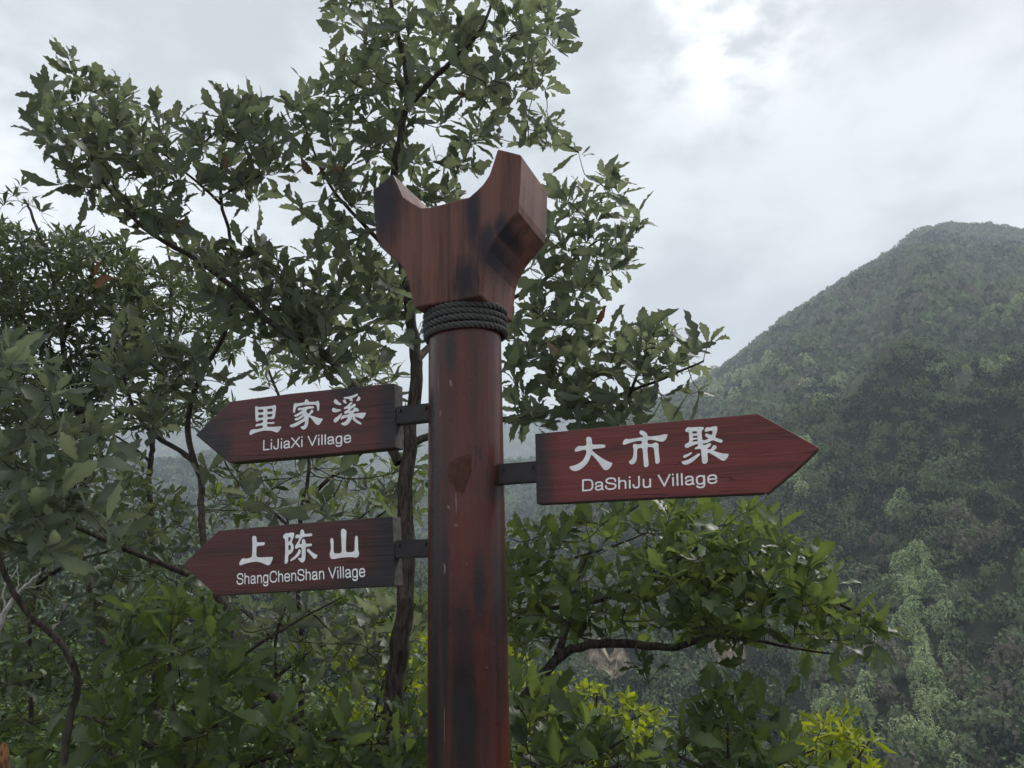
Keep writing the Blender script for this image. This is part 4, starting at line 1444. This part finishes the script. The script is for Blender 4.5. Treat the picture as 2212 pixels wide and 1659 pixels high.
# darker narrow-leaved trees farther left ------------------------------------------------
tree('laurel_tree', 'dark narrow-leaved tree at far left, behind the left oak', 'tree',
     [([(246, 1640, 8.0), (242, 1541, 8.0), (224, 1458, 8.0), (220, 1361, 8.0), (206, 1287, 8.0), (171, 1203, 8.0), (163, 1100, 8.0), (200, 980, 8.1), (180, 880, 8.2), (140, 790, 8.2), (135, 720, 8.3), (120, 620, 8.4), (90, 520, 8.4), (60, 440, 8.4)], .085, .014),
      ([(135, 740, 8.2), (160, 660, 8.1), (200, 590, 8.0), (240, 540, 8.0)], .03, .01), ([(140, 790, 8.2), (70, 720, 8.0), (20, 640, 8.0), (-20, 580, 8.0)], .03, .01),
      ([(180, 900, 8.2), (110, 860, 8.2), (40, 840, 8.2), (-20, 830, 8.2)], .025, .01)],
     [([(-40, 470), (20, 490), (60, 510), (160, 500), (270, 530), (330, 600), (300, 760), (230, 850), (150, 930), (-40, 930)], 7.4, 9.4, 760)],
     tips=[(45, 400, 7.8), (30, 420, 7.8), (60, 440, 7.8), (90, 455, 7.9), (10, 440, 7.8)],
     gaps=[(130, 755, 30, 22), (60, 690, 18, 14), (220, 720, 20, 20), (260, 870, 30, 22), (20, 560, 14, 12), (110, 590, 10, 12), (70, 810, 16, 16)],
     protos=NARROW, pkey='narrow', mat='far_leaf', leaf=.165, whorl=(6, 12), mind=.12)
tree('laurel_tree', 'slender narrow-leaved tree between the left oak and the far left tree', 'tree',
     [([(335, 1690, 8.6), (338, 1400, 8.6), (330, 1200, 8.6), (328, 1100, 8.6), (321, 1053, 8.6), (325, 1001, 8.6), (328, 967, 8.6), (335, 916, 8.6), (345, 865, 8.6), (356, 813, 8.6), (370, 700, 8.7), (372, 600, 8.7), (360, 520, 8.8)], .075, .012),
      ([(335, 916, 8.6), (300, 850, 8.6), (270, 800, 8.7), (240, 700, 8.7)], .03, .008), ([(345, 865, 8.6), (400, 800, 8.5), (450, 740, 8.5), (470, 680, 8.5)], .028, .008),
      ([(328, 1000, 8.6), (280, 960, 8.6), (230, 930, 8.6)], .02, .008), ([(356, 820, 8.6), (420, 870, 8.6), (480, 900, 8.6), (560, 905, 8.6)], .02, .006)],
     [([(290, 560), (420, 600), (500, 680), (520, 760), (420, 800), (440, 860), (540, 880), (600, 900), (420, 920), (300, 940), (230, 900), (260, 760)], 7.8, 9.6, 430)],
     gaps=[(500, 800, 40, 30), (250, 850, 24, 20), (290, 830, 30, 26), (390, 830, 26, 22), (420, 740, 24, 20)],
     protos=NARROW, pkey='narrow', mat='far_leaf', leaf=.15, whorl=(5, 10), mind=.12)
tree('laurel_tree', 'narrow-leaved tree whose bare stems cross the gap below the upper sign', 'tree',
     [([(640, 1690, 7.0), (655, 1500, 7.0), (650, 1350, 7.0), (640, 1200, 7.0), (650, 1100, 7.0), (670, 1020, 7.0), (660, 950, 7.0), (600, 860, 7.1), (570, 760, 7.2)], .045, .010),
      ([(650, 1100, 7.0), (700, 1040, 7.0), (760, 1000, 7.0), (820, 940, 7.0), (850, 860, 7.0)], .022, .008), ([(650, 1160, 7.0), (560, 1080, 7.0), (500, 1030, 7.0), (470, 960, 7.0)], .02, .006),
      ([(640, 1250, 7.0), (720, 1180, 7.0), (800, 1130, 7.0), (860, 1080, 7.0)], .02, .006)],
     [([(440, 1060), (560, 1060), (560, 1130), (430, 1130)], 6.5, 7.6, 14), ([(640, 1060), (920, 1000), (920, 1130), (700, 1130)], 6.5, 7.8, 40), ([(560, 720), (860, 800), (900, 930), (700, 820), (560, 850)], 6.6, 7.8, 60),
      ([(560, 1300), (900, 1260), (910, 1400), (640, 1420)], 6.4, 7.8, 40)],
     protos=NARROW, pkey='narrow', mat='oak_leaf', leaf=.17, whorl=(4, 8), mind=.14)

tree('young_tree', 'small-leaved young tree filling the gap at the far left, below the dark crown', 'tree',
     [([(60, 1700, 6.2), (70, 1500, 6.2), (60, 1380, 6.2), (80, 1260, 6.2), (120, 1160, 6.2), (160, 1060, 6.2), (170, 980, 6.2)], .035, .008), ([(80, 1260, 6.2), (160, 1210, 6.1), (240, 1190, 6.1), (330, 1150, 6.1)], .018, .005),
      ([(70, 1330, 6.2), (10, 1250, 6.2), (-30, 1180, 6.2)], .018, .005), ([(120, 1160, 6.2), (220, 1090, 6.2), (300, 1060, 6.2)], .014, .004)],
     [([(-30, 960), (120, 930), (260, 950), (330, 1040), (420, 1090), (430, 1180), (300, 1200), (180, 1190), (60, 1330), (-30, 1330)], 5.2, 7.2, 240), ([(140, 1200), (420, 1220), (440, 1330), (180, 1380)], 5.2, 7.0, 60), ([(-30, 1250), (200, 1270), (260, 1400), (240, 1620), (-30, 1560)], 5.0, 6.8, 90)],
     leaf=.125, mind=.11, whorl=(4, 9), mat='far_leaf')
tree('young_tree', 'thin young tree with fine leaves under the lower sign, left of the oak trunk', 'tree',
     [([(560, 1700, 6.0), (580, 1560, 6.0), (600, 1460, 6.0), (590, 1380, 6.0), (620, 1300, 6.0), (640, 1200, 6.0), (620, 1120, 6.0)], .03, .007), ([(600, 1460, 6.0), (680, 1400, 6.0), (760, 1370, 6.0), (860, 1330, 6.0)], .016, .005),
      ([(590, 1380, 6.0), (540, 1330, 6.0), (480, 1290, 6.0)], .014, .004), ([(630, 1240, 6.0), (720, 1160, 6.0), (790, 1110, 6.0), (850, 1060, 6.0)], .012, .004)],
     [([(430, 1290), (640, 1290), (920, 1270), (920, 1480), (700, 1500), (480, 1500)], 5.4, 7.0, 170), ([(460, 1010), (920, 980), (920, 1120), (460, 1120)], 5.5, 7.0, 42)],
     leaf=.12, mind=.11, whorl=(4, 8), mat='bush_leaf')
# near large-leaved sapling at the left edge ----------------------------------------------
tree('oak_sapling', 'near large-leaved sapling at the left edge, below the dark crown', 'sapling',
     [([(136, 1700, 3.4), (149, 1546, 3.4), (171, 1489, 3.4), (163, 1445, 3.4), (132, 1383, 3.4), (44, 1317, 3.35), (0, 1216, 3.3), (-30, 1100, 3.3), (-40, 950, 3.3)], .024, .008),
      ([(413, 1243, 3.9), (325, 1207, 3.7), (264, 1185, 3.6), (211, 1159, 3.5), (163, 1137, 3.45), (88, 1111, 3.35), (20, 1080, 3.3)], .016, .007),
      ([(-20, 1000, 3.3), (60, 960, 3.2), (130, 930, 3.2)], .01, .004)],
     [([(-40, 760), (50, 760), (110, 830), (200, 920), (240, 1000), (200, 1080), (260, 1150), (180, 1200), (60, 1210), (-40, 1180)], 2.9, 3.8, 78)],
     tips=[(20, 760, 3.2), (60, 800, 3.2), (10, 790, 3.1), (230, 950, 3.2), (220, 1000, 3.3)], leaf=.155, mind=.10, gaps=[(160, 900, 20, 20), (150, 960, 22, 14)], whorl=(5, 8))

# lower left shrubs ------------------------------------------------------------------------
tree('oak_shrub', 'broad dark leafy shrub across the bottom left, below the lower sign', 'shrub',
     [([(420, 1760, 3.9), (400, 1650, 3.9), (380, 1550, 3.9), (360, 1460, 3.9), (380, 1380, 3.9)], .03, .008), ([(400, 1650, 3.9), (300, 1600, 3.9), (220, 1560, 3.9), (160, 1540, 3.9)], .016, .006),
      ([(390, 1600, 3.9), (480, 1560, 4.0), (560, 1520, 4.1)], .016, .006), ([(420, 1700, 3.9), (560, 1640, 4.0), (700, 1600, 4.1), (800, 1590, 4.1)], .02, .006),
      ([(395, 1570, 3.9), (480, 1450, 3.9), (560, 1390, 3.9), (660, 1330, 3.9), (740, 1290, 3.9)], .014, .004)],
     [([(240, 1350), (340, 1290), (460, 1310), (490, 1400), (560, 1480), (480, 1560), (420, 1690), (160, 1690), (200, 1500)], 3.4, 4.6, 100), ([(420, 1600), (560, 1540), (700, 1560), (820, 1560), (925, 1540), (925, 1690), (400, 1690)], 3.4, 4.5, 84),
      ([(-20, 1600), (180, 1620), (180, 1690), (-20, 1690)], 3.4, 4.2, 4)],
     leaf=.145, mind=.09, mat='bush_leaf', whorl=(5, 9))
# right bush and its long branch ----------------------------------------------------------------
tree('oak_tree', 'spreading oak below the right sign, its crooked limb reaching right', 'tree',
     [([(1010, 1800, 4.4), (1060, 1640, 4.4), (1100, 1560, 4.4), (1135, 1505, 4.35), (1180, 1450, 4.3), (1210, 1412, 4.3), (1260, 1395, 4.3), (1330, 1388, 4.3), (1410, 1396, 4.3), (1470, 1398, 4.3), (1530, 1375, 4.3),
        (1570, 1340, 4.3), (1600, 1305, 4.3), (1640, 1290, 4.3), (1720, 1285, 4.3), (1790, 1290, 4.25), (1860, 1330, 4.2)], .055, .008),
      ([(1205, 1415, 4.3), (1225, 1350, 4.4), (1240, 1290, 4.4), (1250, 1240, 4.5), (1280, 1180, 4.5)], .022, .007),
      ([(1040, 1400, 4.5), (1100, 1340, 4.5), (1160, 1315, 4.5), (1240, 1310, 4.5), (1330, 1290, 4.4), (1420, 1250, 4.4), (1480, 1200, 4.3), (1560, 1150, 4.3)], .018, .006),
      ([(1040, 1260, 4.7), (1120, 1250, 4.7), (1200, 1215, 4.7), (1300, 1190, 4.6), (1400, 1150, 4.6)], .014, .005),
      ([(1530, 1375, 4.3), (1620, 1378, 4.3), (1700, 1400, 4.3), (1800, 1412, 4.3)], .014, .005)],
     [([(1095, 1120), (1300, 1110), (1450, 1090), (1590, 1090), (1690, 1130), (1700, 1180), (1600, 1260), (1400, 1300), (1200, 1330), (1095, 1360)], 3.9, 5.0, 170),
      ([(1450, 1240), (1700, 1160), (1810, 1240), (1760, 1290), (1860, 1330), (1910, 1380), (1850, 1410), (1700, 1390), (1560, 1400), (1450, 1340)], 3.8, 4.7, 110),
      ([(1095, 1330), (1300, 1310), (1440, 1330), (1440, 1370), (1300, 1380), (1180, 1400), (1100, 1470)], 4.0, 5.0, 34)],
     tips=[(1690, 1130, 4.2), (1680, 1150, 4.2), (1590, 1100, 4.3), (1820, 1235, 4.2), (1800, 1260, 4.2), (1900, 1370, 4.1), (1890, 1390, 4.1), (1870, 1350, 4.1), (1540, 1430, 4.3), (1390, 1440, 4.3), (1400, 1470, 4.3)],
     leaf=.14, mind=.085, mat='bush_leaf', gaps=[(1440, 1300, 30, 16), (1600, 1330, 40, 14)])
tree('oak_shrub', 'leafy shrub at the bottom right, under the long crooked limb', 'shrub',
     [([(1580, 1800, 4.0), (1580, 1700, 4.0), (1570, 1600, 4.0), (1575, 1540, 4.0), (1585, 1500, 4.0)], .02, .006), ([(1580, 1690, 4.0), (1480, 1640, 4.0), (1400, 1600, 4.0)], .012, .005), ([(1575, 1640, 4.0), (1640, 1580, 4.0), (1680, 1540, 4.0)], .012, .004),
      ([(1580, 1720, 4.0), (1680, 1650, 4.0), (1760, 1620, 4.0)], .012, .004)],
     [([(1440, 1620), (1520, 1540), (1560, 1490), (1620, 1500), (1650, 1560), (1740, 1610), (1800, 1690), (1400, 1690)], 3.6, 4.5, 56)],
     tips=[(1545, 1495, 4.0), (1560, 1500, 4.0), (1610, 1520, 4.0), (1700, 1600, 4.0), (1530, 1560, 4.0), (1690, 1500, 4.0)], leaf=.14, mind=.09, mat='bush_leaf')
tree('oak_shrub', 'dark large-leaved shrub at the bottom, just right of the post', 'shrub',
     [([(1200, 1800, 3.7), (1200, 1700, 3.7), (1190, 1620, 3.7), (1180, 1560, 3.7), (1190, 1500, 3.7)], .02, .006), ([(1200, 1680, 3.7), (1290, 1630, 3.7), (1360, 1590, 3.7)], .012, .005), ([(1200, 1700, 3.7), (1300, 1660, 3.7), (1420, 1640, 3.7)], .012, .005)],
     [([(1105, 1480), (1180, 1490), (1220, 1550), (1300, 1570), (1340, 1620), (1440, 1620), (1440, 1690), (1105, 1690)], 3.3, 4.2, 50)],
     leaf=.155, mind=.10, mat='bush_leaf')

# yellow-green bushes -----------------------------------------------------------------------
tree('bush', 'bright yellow-green bush at the bottom right corner of the thicket', 'bush',
     [([(1800, 1800, 5.0), (1800, 1700, 5.0), (1790, 1640, 5.0), (1800, 1590, 5.0)], .015, .005), ([(1800, 1700, 5.0), (1850, 1640, 5.0), (1880, 1600, 5.0)], .01, .004)],
     [([(1700, 1600), (1760, 1560), (1830, 1550), (1880, 1610), (1900, 1690), (1690, 1690)], 4.6, 5.5, 60)], tips=[(1835, 1545, 5.0), (1820, 1550, 5.0), (1885, 1600, 5.0)],
     protos=NARROW, pkey='narrow', mat='lime_leaf', leaf=.11, whorl=(5, 10), mind=.08)
tree('bush', 'yellow-green bush lit up behind the shrubs right of the post', 'bush',
     [([(1280, 1800, 7.5), (1280, 1650, 7.5), (1285, 1560, 7.5), (1290, 1500, 7.5)], .03, .008), ([(1280, 1620, 7.5), (1350, 1560, 7.5), (1420, 1530, 7.5)], .02, .006), ([(1280, 1640, 7.5), (1200, 1560, 7.5), (1150, 1500, 7.5)], .02, .006)],
     [([(1095, 1400), (1180, 1450), (1260, 1470), (1330, 1500), (1440, 1530), (1430, 1620), (1300, 1660), (1095, 1660)], 7.0, 8.4, 170)],
     protos=ROUND, pkey='round', mat='lime_leaf', leaf=.10, whorl=(5, 10), mind=.10)
tree('bush', 'yellow-green bush lit up behind the oak trunk left of the post', 'bush',
     [([(800, 1800, 7.5), (800, 1650, 7.5), (805, 1560, 7.5), (830, 1460, 7.5), (850, 1400, 7.5)], .03, .008), ([(805, 1560, 7.5), (870, 1500, 7.5), (910, 1440, 7.5)], .02, .006), ([(800, 1600, 7.5), (740, 1520, 7.5), (700, 1470, 7.5)], .02, .006)],
     [([(770, 1400), (850, 1370), (930, 1380), (935, 1640), (760, 1600), (700, 1500)], 7.0, 8.2, 120)],
     protos=ROUND, pkey='round', mat='lime_leaf', leaf=.10, whorl=(5, 10), mind=.10)

# understory mass low on the left and below the thicket ---------------------------------------
def undergrowth(name, poly, d0, d1, n, leaf, mat, label, seed):
    r = np.random.default_rng(seed)
    poly = np.array(poly, float)
    lo, hi = poly.min(0), poly.max(0)
    X = r.uniform(lo[0], hi[0], n * 3)
    Y = r.uniform(lo[1], hi[1], n * 3)
    k_ = inside(poly, X, Y)
    X, Y = X[k_][:n], Y[k_][:n]
    vs, fs, ts, nn = [], [], [], 0
    # mounds: depth grows smoothly towards the top of the patch
    dep = d0 + (d1 - d0) * (hi[1] - Y) / (hi[1] - lo[1]) + 1.2 * vnoise(X / 60, Y / 45, seed) + r.uniform(-.4, .4, len(X))
    for x, y, d in zip(X, Y, dep):
        va = int(r.integers(0, len(ROUND)))
        V, F = ROUND[va]
        dr = np.array([r.normal() * .7, r.normal() * .7 - .2, r.uniform(-.3, .8)])
        Rm = rot_from(dr, np.array([0, -.3, 1]) + r.normal(size=3) * .4)
        vs.append((V * leaf * r.uniform(.6, 1.3)) @ Rm.T + at(x, y, d))
        fs.append(F + nn)
        ts.append(np.full(len(V), r.uniform(0, 1)))
        nn += len(V)
    o = link(name, np_mesh(name, np.vstack(vs), np.vstack(fs), np.concatenate(ts)), M[mat])
    tag(o, label, kind='stuff')
    s = Soup()
    for i in range(0, len(X), 60):
        P = at(X[i], Y[i], dep[i])
        gz = float(ground_z(np.array(P[0]), np.array(P[1])))
        s.tube([[P[0] + r.normal() * .2, P[1] + r.normal() * .2, gz - .1], [P[0] + r.normal() * .15, P[1], (gz + P[2]) / 2], P], [.02, .014, .004], 5)
    st = link('stems', s.mesh('stems'), M['twig'], o, True)
    st['kind'] = 'stuff'


undergrowth('undergrowth', [(-60, 1330), (60, 1340), (200, 1400), (330, 1480), (330, 1720), (-60, 1720)], 8.5, 13, 5200, .14, 'under_leaf', 'fresh green undergrowth at the lower left', 1)
undergrowth('undergrowth', [(300, 1500), (600, 1450), (760, 1500), (930, 1560), (1100, 1600), (1100, 1720), (300, 1720)], 8.0, 12, 4200, .13, 'under_leaf', 'shaded undergrowth behind the bottom shrubs', 2)

# bare pale dead tree at the far left --------------------------------------------------------
e0 = at(-20, 1420, 4.4)
dead = empty('dead_tree', e0)
tag(dead, 'bare bleached dead tree at the left edge', 'dead tree')
for li, (pts, r0, r1) in enumerate([([(-40, 1600, 4.4), (-20, 1420, 4.4), (5, 1330, 4.4), (30, 1290, 4.4), (60, 1262, 4.4), (90, 1235, 4.4)], .024, .004), ([(10, 1310, 4.4), (5, 1270, 4.4), (38, 1230, 4.4), (36, 1200, 4.4)], .006, .002),
                                    ([(50, 1270, 4.4), (75, 1268, 4.4), (92, 1262, 4.4)], .004, .0015), ([(0, 1340, 4.4), (-10, 1260, 4.4), (8, 1200, 4.4)], .007, .002), ([(35, 1285, 4.4), (40, 1250, 4.4), (34, 1220, 4.4)], .004, .0015)]):
    P = np.array([at(*p) for p in pts])
    if li == 0:
        P[0, 2] = float(ground_z(np.array(P[0, 0]), np.array(P[0, 1]))) - .1
    P = jitter_path(P, .003)
    s = Soup()
    s.tube(P - e0, np.linspace(r0, r1, len(P)), 6)
    link('trunk' if li == 0 else 'branch', s.mesh('limb'), M['dead_wood'], dead, True)

# withered brown leaves caught in the oaks
wm = leaf_meshes(OAK[:4], M['withered'])
for par, spots in ((central, [(650, 335, 4.6), (665, 345, 4.6), (705, 340, 4.6), (712, 360, 4.6), (745, 110, 4.5), (770, 125, 4.5), (1180, 735, 4.5), (1010, 200, 4.6), (1310, 660, 4.6)]),
                   (left_oak, [(210, 560, 4.4), (480, 330, 4.5), (250, 600, 4.4), (400, 480, 4.5), (540, 1180, 4.4)])):
    for X, Y, d in spots:
        o = bpy.data.objects.new('leaf', wm[random.randrange(4)])
        COL.objects.link(o)
        o.parent = par
        o.location = Vector(at(X, Y, d)) - par.location
        o.rotation_euler = (random.uniform(-2.2, -.9), random.uniform(-1, 1), random.uniform(0, 6.28))
        o.scale = (.15, .14, .2)
        o['label'] = 'withered brown curled leaf'

# boulder in the bottom left corner -------------------------------------------------------------
m, nt = new_mat('boulder_rock')
co = nt.n('ShaderNodeTexCoord').outputs['Object']
n_ = nt.noise(co, 7, 6, .65)
finish(nt, principled(nt, nt.mix(nt.ramp(n_, .38, .6), (.045, .022, .012), (.17, .085, .035)), .9, .15, bump(nt, n_, .6, .02)))
bm = bmesh.new()
bmesh.ops.create_icosphere(bm, subdivisions=4, radius=1)
for v in bm.verts:
    c = np.array(v.co)
    k_ = 1 + .18 * math.sin(3.1 * c[0] + 1) * math.cos(2.3 * c[1]) + .35 * float(fbm(np.array(c[0] * 1.5 + c[2]), np.array(c[1] * 1.5 - c[2]), 5))
    v.co *= k_
P = at(-5, 1665, 2.7)
b = link('boulder', bm_mesh('boulder', bm), m, None, True)
b.location = (P[0] - .02, P[1], P[2] - .395)
b.scale = (.085, .10, .42)
b['label'] = 'rusty brown rock tip poking in at the bottom left corner'
b['category'] = 'rock'

# =========================================================================================
# HAZE
# =========================================================================================
m = bpy.data.materials.new('haze')
m.use_nodes = True
nt = NT(m.node_tree)
pv = nt.n('ShaderNodeVolumePrincipled')
pv.inputs['Color'].default_value = (.82, .91, 1.0, 1)
pv.inputs['Density'].default_value = .00036
pv.inputs['Anisotropy'].default_value = .15
oo = nt.n('ShaderNodeOutputMaterial')
nt.t.links.new(pv.outputs[0], oo.inputs['Volume'])
bm = bmesh.new()
bmesh.ops.create_cube(bm, size=1)
HZ0 = float(GZ.min()) - 1.0
HZH = max(float(h.zc.max()) for h in (mountain, near_hill, mid_hill, far_hill)) + 45 - HZ0
hb = link('haze', bm_mesh('haze', bm), m)
hb.location = (0, 1600, HZ0 + HZH / 2)
hb.scale = (9000, 4200, HZH)
tag(hb, 'thin blue air filling the valley', kind='stuff')
zmax = max(float(h.zc.max()) for h in (mountain, near_hill, mid_hill, far_hill))
print('zmax', zmax, 'ground min', GZ.min(), 'objects', len(bpy.data.objects))
